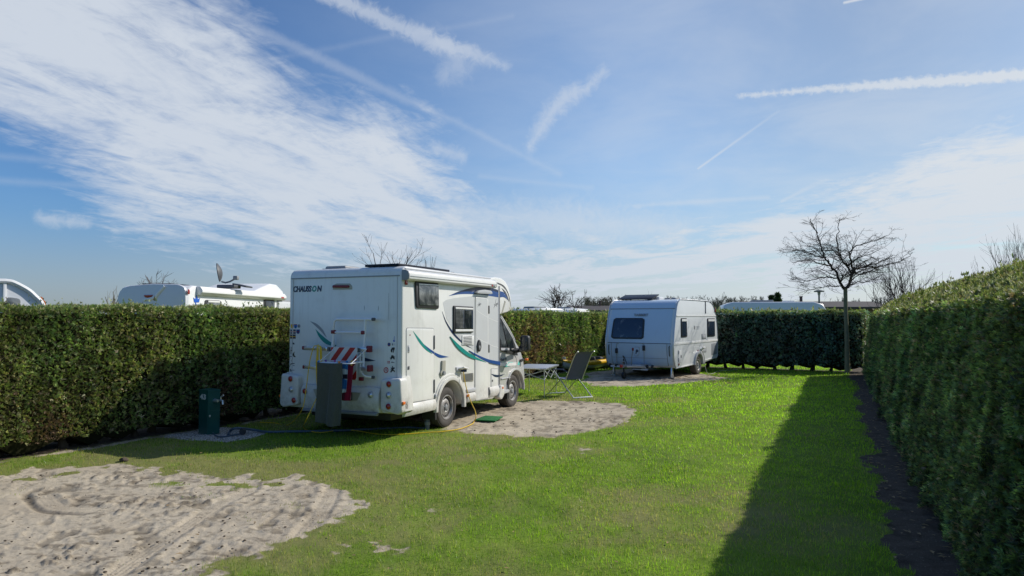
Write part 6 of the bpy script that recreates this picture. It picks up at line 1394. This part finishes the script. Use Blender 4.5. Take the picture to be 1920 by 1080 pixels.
def conifer(label, px, ytop, width, Y, seed):
    X, _, H = at(px, ytop, Y); W = width/FPX*Y/2; r = np.random.default_rng(seed); root = thing('conifer', label, 'tree', (X, Y, 0)); n = 5200
    m = MB(); m.tube([(0, 0, 0), (0, 0, H*.92)], [.12, .02], 8); m.build('trunk', MT['hbark'], root)
    t = r.uniform(.15, 1, n); lay = np.floor(t*11)/11; rad = W*(1-lay)*r.uniform(.2, 1, n)**.5*(.7+.5*r.uniform(0, 1, n)); a = r.uniform(0, 6.28, n)+lay*9
    P = np.stack([rad*np.cos(a), rad*np.sin(a), H*(lay+.05-.10*rad/W)+r.normal(0, .05, n)], -1); Nn = np.stack([np.cos(a), np.sin(a), np.full(n, .3)], -1)
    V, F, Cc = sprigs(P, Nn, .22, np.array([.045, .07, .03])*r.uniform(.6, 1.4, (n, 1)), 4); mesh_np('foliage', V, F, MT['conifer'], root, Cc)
conifer('small dark conifer beyond the far caravan', 1458, 551, 22, 58, 3)
conifer('little dark conifer left of the other one beyond the far caravan', 1446, 555, 12, 60, 4)

# ------------------------------------------------------------------ neighbours beyond the hedges
def profile_body(root, name, prof, W, mat, bevel=.06, fn=None): m = MB(); m.prism(prof, 'xz', 0, W, bevel, seg=3, fn=fn); return m.build(name, mat, root)
def left_motorhome():
    Y0 = 20.5; a = R_(4.0); X0 = at(352, 540, Y0)[0]; F = Frame((X0, Y0), a); root = thing('motorhome', 'white motorhome with a raised satellite dish and a blue crown, behind the left hedge', 'motorhome', (X0, Y0, 0), F.rotz); W = 2.2
    zt = F.side(350, 534)[1]
    prof = [(.06, .5), (0, 1.2), (.0, zt-.45), (.05, zt-.22), (.16, zt-.08), (.36, zt), (3.8, zt-.02), (4.6, zt+.02), (5.2, zt+.18), (5.9, zt+.34), (6.5, zt+.33), (7.1, zt+.10), (7.4, zt-.4), (7.1, zt-.9), (6.6, zt-1.05), (7.6, 1.3), (7.7, .5)]
    profile_body(root, 'body', prof, W, MT['bgwhite'], .08)
    c0, c1 = F.rear(227, 560)[0], F.rear(350, 560)[0]
    m = MB(); cz = F.rear(300, 533)[1]
    # rear moulding with its curved bulge
    cw = [(W-.02, 1.3), (W-.02, zt-.35), (W-.12, zt-.12), (W-.35, zt-.02), (W*.5, zt+.04), (.25, zt+.02), (.05, zt-.08), (.02, zt-.4), (.02, 1.3)]
    m.prism(roundpoly(cw, .12, 3), 'yz', -.06, .10, .05); m.build('rear_moulding', MT['bggrey'], root)
    m = MB(); y_ = [F.rear(300, 555)[0], F.rear(316, 540)[0]]; m.tube(catmull([(-.055, F.rear(272, 560)[0], F.rear(272, 563)[1]), (-.065, F.rear(292, 558)[0], F.rear(292, 558)[1]), (-.065, F.rear(300, 549)[0], F.rear(300, 549)[1]), (-.055, F.rear(311, 536)[0], F.rear(311, 537)[1])], 5), .05, 8); m.build('rear_moulding_rib', MT['bgwhite'], root)
    m = MB(); q = [F.rear(270, 553, -.06), F.rear(287, 553, -.06), F.rear(284, 557, -.06), F.rear(278, 558.5, -.06), F.rear(272, 557, -.06)]; m.prism(q, 'yz', -.085, -.05, .008); m.build('brake_light', MT['red'], root)
    c = F.side(353, 547); m = MB(); m.prism(roundpoly([(c[0]-.05, c[1]-.075), (c[0]+.05, c[1]-.075), (c[0]+.05, c[1]+.075), (c[0]-.05, c[1]+.075)], .05, 4), 'xz', -.03, 0, .01); m.build('marker_light', MT['red'], root)
    p, q = F.side(374, 545, -.1), F.side(533, 553, -.1); z_ = p[1]
    m = MB(); m.prism([(0, z_+.14), (-.12, z_+.13), (-.2, z_+.03), (-.2, z_-.05), (-.12, z_-.13), (0, z_-.14)], 'yz', p[0], q[0], .02); m.build('awning_case', MT['pwhite'], root)
    m = MB(); m.box((q[0]-.4, -.205, z_-.03), (.25, .006, .05)); m.build('badge', MT['signred'], root, smooth=False)
    # crown emblem and the top of its letter
    b = [F.side(x, y, -.005) for x, y in ((364, 567), (362.5, 558), (366, 561), (368.5, 553.5), (371, 561), (374.5, 559), (373, 567))]
    m = MB(); m.prism(b, 'xz', -.012, 0); m.build('emblem', MT['crown'], root, smooth=False)
    c = F.side(366, 573, -.005); text_mesh('emblem_letter', 'C', .28, MT['crown'], root, text_side(c[0], -.008, c[1]), .003, 0, .006)
    for x0, y0, x1, y1, nm, mt in ((383, 562, 414, 590, 'side_window', 'smoke'), (494, 561, 514, 600, 'side_window', 'glass'), (519, 562, 545, 620, 'entry_door', 'bggrey')):
        p0, p1 = F.side(x0, y0+1), F.side(x1, y0+2); z1 = F.side(x0, y0)[1]; z0 = z1-.62 if nm == 'side_window' else .6
        m = MB(); m.prism(roundpoly([(p0[0], z0), (p1[0], z0), (p1[0], z1), (p0[0], z1)], .12, 3), 'xz', -.03, .01, .01); w_ = m.build(nm, MT['black'] if nm == 'side_window' else MT['mgrey'], root)
        m = MB(); m.prism(roundpoly([(p0[0]+.10, z0+.06), (p1[0]-.10, z0+.06), (p1[0]-.10, z1-.06), (p0[0]+.10, z1-.06)], .10, 3), 'xz', -.045, -.02, .006); m.build('pane' if nm == 'side_window' else 'door_leaf', MT[mt], w_)
        if x0 == 383: m = MB(); m.box(((p0[0]+p1[0])/2, -.05, z1-.05), (p1[0]-p0[0]-.3, .02, .06), .01); m.build('window_rail', MT['pwhite'], w_)
    m = MB(); m.box((.9, 1.2, zt+.04), (1.1, .9, .06), .01); m.build('solar_panel', MT['solar'], root)
    # satellite dish folded up on the roof
    xd = 2.7; yd = F.rear(418, 520, xd)[0]; Lp = lambda px, py: (xd, *F.rear(px, py, xd))
    m = MB(); base = Lp(424, 530); m.box((xd, base[1]-.1, zt+.07), (.5, .62, .12), .03); dish = m.build('satellite_dish', MT['dgrey'], root)
    m = MB(); vs = []; fs = []; t0, b0 = Vector(Lp(410, 493)), Vector(Lp(415.5, 528)); cc = (t0+b0)/2; ax = (t0-b0); R0 = ax.length/2; ax.normalize(); xa = Vector((.93, .36, 0)); nn = ax.cross(xa).normalized(); n = 8
    for i in range(n+1):
        for j in range(20): r_ = i/n*R0; t = 2*math.pi*j/20; vs.append(cc+ax*r_*math.sin(t)+xa*r_*.9*math.cos(t)+nn*(.12*(i/n)**2-.05))
    for i in range(n):
        for j in range(20): fs.append((i*20+j, i*20+(j+1) % 20, (i+1)*20+(j+1) % 20, (i+1)*20+j))
    k = len(vs); vs += [v-nn*.025 for v in vs]; fs += [tuple(q+k for q in f[::-1]) for f in fs]
    for j in range(20): fs.append((n*20+j, n*20+(j+1) % 20, k+n*20+(j+1) % 20, k+n*20+j))
    m.add(vs, fs); m.build('reflector', MT['dgrey'], dish)
    m = MB(); m.tube([b0, Lp(423, 530), Lp(431, 528), Lp(440, 523)], .03, 8); m.box(Lp(442.5, 521), (.16, .16, .14), .03); m.tube([Lp(441, 521), Lp(439.5, 517.5)], .035, 8); m.build('feed_arm', MT['mgrey'], dish)
    m = MB(); m.box((xd+.3, yd-.55, zt+.12), (.5, .5, .05), .01, Matrix.Rotation(R_(12), 3, 'X')); m.build('roof_hatch', MT['dgrey'], root)
    for x in (1.6, 6.3):
        for y, sg in ((.16, -1), (W-.16, 1)): wheel(root, x, y, sg, .35, .22, .2)
left_motorhome()
def left_caravan():
    o = at(-190, 560, 11.2); F = Frame((o[0], o[1]), R_(45))
    root = thing('caravan', 'white caravan with a long sloping front, cut by the left edge of the photo', 'caravan', (o[0], o[1], 0), F.rotz); l = lambda px, py: F.side(px, py)
    top = [l(-180, 529), l(-60, 525), l(0, 524), l(14, 524.6), l(24, 526.5), l(40, 534), l(55, 543), l(66, 553), l(76, 563), l(84, 580)]; top = [(p.x, p.y) for p in catmull([(a, b, 0) for a, b in top], 4)]
    prof = [(0, .5)]+[(0, top[0][1]-.3)]+top+[(top[-1][0]+.02, 1.0), (top[-1][0]-.15, .5)]
    m = MB(); m.prism(prof, 'xz', 0, 2.2, .05, seg=3); m.build('body', MT['bggrey'], root)
    m = MB(); m.tube([(x, -.01, z-.03) for x, z in top], .045, 8); m.build('edge_rail', MT['bgwhite'], root)
    a = l(9, 528); m = MB(); m.box((a[0], -.015, 1.5), (.05, .03, 2*(a[1]-1.5)), .008); m.build('seam_strip', MT['bgwhite'], root)
    m = MB(); q0, q1 = l(12, 556.5), l(39, 560); m.prism(roundpoly([(q0[0], q0[1]), (q1[0], q1[1]), (q1[0]-.03, q1[1]-.5), (q0[0], q1[1]-.5)], .06, 3), 'xz', -.02, .01, .008); m.build('side_window', MT['smoke'], root)
    wheel(root, 2.0, .12, -1, .32, .2, .19)
    Yf = o[1]+2.4; X, _, zt = at(75, 556, Yf); fl = thing('flag', 'orange canvas corner sticking up right of the sloping white caravan', 'flag', (X, Yf, 0))
    m = MB(); m.tube([(.0, 0, 0), (0, 0, zt+.02)], .012, 8); m.build('pole', MT['alu'], fl)
    cloth('canvas', MT['sailorange'], lambda u, v: (.02+u*.10+.05*v, .02*math.sin(u*6), zt-(.10*u)-v*.35), 6, 8, .006, fl)
left_caravan()
def row_caravan(label, pa, pb, ytop, ylow, Y, Yb, mat, seed, awn=False, kind='caravan'):
    A = Vector((at(pa, ytop, Y)[0], Y, 0)); B = Vector((at(pb, ytop, Yb)[0], Yb, 0)); d = (B-A); L = d.length; ang = math.atan2(d.y, d.x); root = thing(kind, label, 'caravan', A, ang); H = at(pa, ytop, (Y+Yb)/2)[2]
    prof = [(.12, .5), (.02, 1.0), (.06, H-.45), (.25, H-.12), (.6, H), (L-.7, H), (L-.3, H-.12), (L-.05, H-.55), (L-.02, 1.0), (L-.15, .5)]
    m = MB(); m.prism(prof, 'xz', 0, 2.3, .08, seg=3); m.build('body', mat, root)
    for x0 in (L*.2, L*.62): m = MB(); m.prism(roundpoly([(x0, 1.2), (x0+.9, 1.2), (x0+.9, 1.8), (x0, 1.8)], .08, 3), 'xz', -.03, .01, .01); m.build('side_window', MT['smoke'], root)
    m = MB(); m.box((L*.42, 1.1, H+.05), (1.0, .8, .11), .03); m.build('roof_hatch', MT['mgrey'], root)
    m = MB(); m.box((L*.68, 1.3, H+.04), (.5, .5, .09), .03); m.build('roof_hatch', MT['pwhite'], root)
    wheel(root, L*.52, .12, -1, .32, .2, .19); wheel(root, L*.52, 2.18, 1, .32, .2, .19)
    return root
row_caravan('white caravan seen as a long low roof over the far hedge', 1349, 1556, 566, 580, 33.0, 32.0, MT['bgwhite'], 1)
row_caravan('long white caravan roof over the left hedge, right of the motorhome nose', 1000, 1068, 578, 590, 37.0, 39.0, MT['bggrey'], 2)
row_caravan('short white caravan end showing left of the parked caravan', 1082, 1108, 579, 590, 41.0, 46.0, MT['bgwhite'], 3)
def awning_tent():
    Y = 34.0; q = lambda px, py, dy=0: Vector(at(px, py, Y+dy)); a = q(960, 590); root = thing('awning', 'blue roofed awning tent beside the long white caravan roof', 'awning', (a.x, Y, 0)); l = lambda v: v-Vector((a.x, Y, 0))
    w = q(1015, 590).x-a.x; hr = q(985, 579)[2]; he = q(985, 588.5)[2]
    def slab(pts, name, mat): m = MB(); n = len(pts); m.add([Vector(p) for p in pts]+[Vector(p)-Vector((0, 0, .04)) for p in pts], [tuple(range(n)), tuple(range(n, 2*n))[::-1]]+[(i, (i+1) % n, n+(i+1) % n, n+i) for i in range(n)]); return m.build(name, mat, root, smooth=False)
    slab([(0, 0, he), (w*.62, 0, he), (w*.62, 2.0, hr), (0, 2.0, hr)], 'roof', MT['tentblue']); slab([(w*.625, 0, he), (w, .5, he-.15), (w*.70, 2.0, hr), (w*.625, 2.0, hr)], 'roof', MT['tentgrey'])
    slab([(0, .02, he-.05), (w*.62, .02, he-.05), (w*.62, .0, .1), (0, .0, .1)], 'wall', MT['tentgrey']); slab([(w*.63, .02, he-.05), (w-.02, .5, he-.2), (w-.02, .5, .1), (w*.63, 0.0, .1)], 'wall', MT['tentblue'])
awning_tent()
def barn(label, pa, pb, yr, ye, Y, chim):
    a, b = at(pa, yr, Y), at(pb, yr, Y); L = b[0]-a[0]; hr = a[2]; he = at(pa, ye, Y)[2]; root = thing('barn', label, 'barn', (a[0], Y, 0)); D = 8.0
    m = MB(); m.prism([(0, 0), (D, 0), (D, he), (D/2, hr-.15), (0, he)], 'yz', .15, L-.15); m.build('wall', MT['brick'], root, smooth=False)
    m = MB(); m.prism([(-.4, he-.12), (D/2, hr-.06), (D+.4, he-.12), (D+.4, he+.08), (D/2, hr+.14), (-.4, he+.08)], 'yz', -.3, L+.3); rf = m.build('roof', MT['roofdark'], root, smooth=False)
    for c in chim: x = at(c, yr, Y+D/2)[0]-a[0]; m = MB(); m.box((x, D/2, hr+.22), (.22, .22, .75), .02); m.box((x, D/2, hr+.62), (.28, .28, .08), .02); m.build('chimney', MT['brick'], rf)
    for k in range(4): m = MB(); x = L*(k+.7)/4.6; m.box((x, -.02, 1.5), (1.1, .08, 1.0), .01); w_ = m.build('window', MT['pwhite'], root); m = MB(); m.box((x, -.07, 1.5), (.95, .04, .85), .01); m.build('pane', MT['glass'], w_)
barn('long low dark-roofed building with one chimney, left of the parked caravan', 1075, 1190, 574.5, 583, 68, (1125,))
barn('dark roofed building behind the flat-crowned tree and the street lamp', 1420, 1668, 566, 577, 64, (1502,))
def lamp():
    Y = 40; x, _, z = at(1535.5, 543, Y); root = thing('street_lamp', 'dark mushroom shaped street lamp beyond the far hedge', 'street lamp', (x, Y, 0)); k = Y/FPX
    m = MB(); m.tube([(0, 0, 0), (0, 0, z-12*k)], [.07, .05], 10); m.build('post', MT['lamp'], root)
    m = MB(); m.lathe((0, 0, z), 'z', [(.01, 0), (3*k, -.5*k), (9*k, -2.6*k), (9*k, -4.4*k), (3.2*k, -4.4*k), (.01, -4.4*k)], 24); m.build('shade', MT['lamp'], root)
    m = MB(); m.lathe((0, 0, z), 'z', [(2.2*k, -3.2*k), (2.9*k, -5*k), (2.4*k, -9*k), (1.2*k, -12.5*k), (.05, -13*k)], 16); m.build('lantern', MT['mgrey'], root)
lamp()
def far_wood():
    rn = random.Random(8); m = MB()
    for i in range(330):
        px = rn.uniform(1120, 1430) if i % 3 else rn.choice((rn.uniform(1092, 1145), rn.uniform(1560, 1700))); Y = rn.uniform(120, 150); x, _, z = at(px, rn.uniform(555, 569), Y)
        p = Vector((x, Y, 0)); d = Vector((rn.gauss(0, .08), 0, 1)).normalized(); m.tube([p, p+d*z*.5, p+d*z*.92], [.10, .07, .03], 4)
        for j in range(13):
            t = rn.uniform(.35, .95); q = p+d*z*t; a = rn.uniform(0, 6.28); e = Vector((math.cos(a)*.55, math.sin(a)*.55, .9)).normalized(); L = z*.30*(1.25-t); m.tube([q, q+e*L*.5, q+e*L+Vector((0, 0, .1))], [.030, .025, .018], 3)
            for s in range(3): f = Vector((rn.gauss(0, .7), rn.gauss(0, .7), .8)).normalized(); m.tube([q+e*L*.5, q+e*L*.5+f*L*.55], [.022, .015], 3)
    structure(m.build('distant_wood', MT['twig3'], fix=False, smooth=False), 'stuff')  # pale twig material puts the distance haze into the colour
far_wood()

# ------------------------------------------------------------------ small things on the ground and in the air
def litter():
    rn = random.Random(3); m = MB()
    def clod(x, y, s):
        bm = bmesh.new(); bmesh.ops.create_icosphere(bm, subdivisions=2, radius=1)
        for v in bm.verts: v.co = Vector((v.co.x*s*rn.uniform(.8, 1.2)+x, v.co.y*s*.8*rn.uniform(.8, 1.2)+y, max(-.01, v.co.z*s*.55*rn.uniform(.7, 1.2)+.01)))
        m.addbm(bm)
    for i in range(200):
        px, py = rn.uniform(0, 640), rn.uniform(885, 1075); g = ground(px, py)
        if sdf_poly(np.array([g[0]]), np.array([g[1]]), FORE)[0] < -.2 and vnoise(np.array([g[0]*1.3]), np.array([g[1]*1.3]), 5)[0] > .42: clod(g[0], g[1], rn.uniform(.004, .012)*rn.uniform(.7, 1.5))
    for i in range(60):
        px, py = rn.uniform(880, 1180), rn.uniform(755, 815); g = ground(px, py); clod(g[0], g[1], rn.uniform(.008, .02))
    structure(m.build('soil_crumbs', MT['clod'], fix=False, smooth=False), 'stuff')
    g = ground(233, 865); m2 = m; m = MB(); clod_o = MB()
    bm = bmesh.new(); bmesh.ops.create_icosphere(bm, subdivisions=3, radius=1)
    for v in bm.verts: n = .75+.5*vnoise(np.array([v.co.x*2+5]), np.array([v.co.y*2+v.co.z*2]), 3)[0]; v.co = Vector((v.co.x*.055*n, v.co.y*.04*n, max(-.01, v.co.z*.032*n)))
    clod_o.addbm(bm); o = clod_o.build('soil_clod', MT['clod']); o.location = (g[0], g[1], .02); tag(o, 'dark clod of soil at the back edge of the near sand patch', 'clod')
    m = MB()
    def leaf(x, y, s, z=.02):
        a = rn.uniform(0, 6.28); c, sn = math.cos(a), math.sin(a); pts = [(-1, 0, 0), (-.2, .5, .25), (1, 0, .1), (-.2, -.5, .2)]; m.add([(x+(p[0]*c-p[1]*sn)*s, y+(p[0]*sn+p[1]*c)*s, z+p[2]*s) for p in pts], [(0, 1, 2), (0, 2, 3)])
    for i in range(70):
        px, py = rn.uniform(1225, 1368), rn.uniform(703, 720); g = ground(px, py); leaf(g[0], g[1], rn.uniform(.03, .10))
    for i in range(60):
        px, py = rn.uniform(300, 1500), rn.uniform(820, 1075); g = ground(px, py); leaf(g[0], g[1], rn.uniform(.012, .03))
    for i in range(420):
        s = rn.uniform(0, 18); o_ = RA+RD*s-RN*rn.uniform(-.1, .42); leaf(o_[0], o_[1], rn.uniform(.015, .04))
    structure(m.build('dead_leaves', MT['deadleaf'], fix=False, smooth=False), 'stuff')
litter()
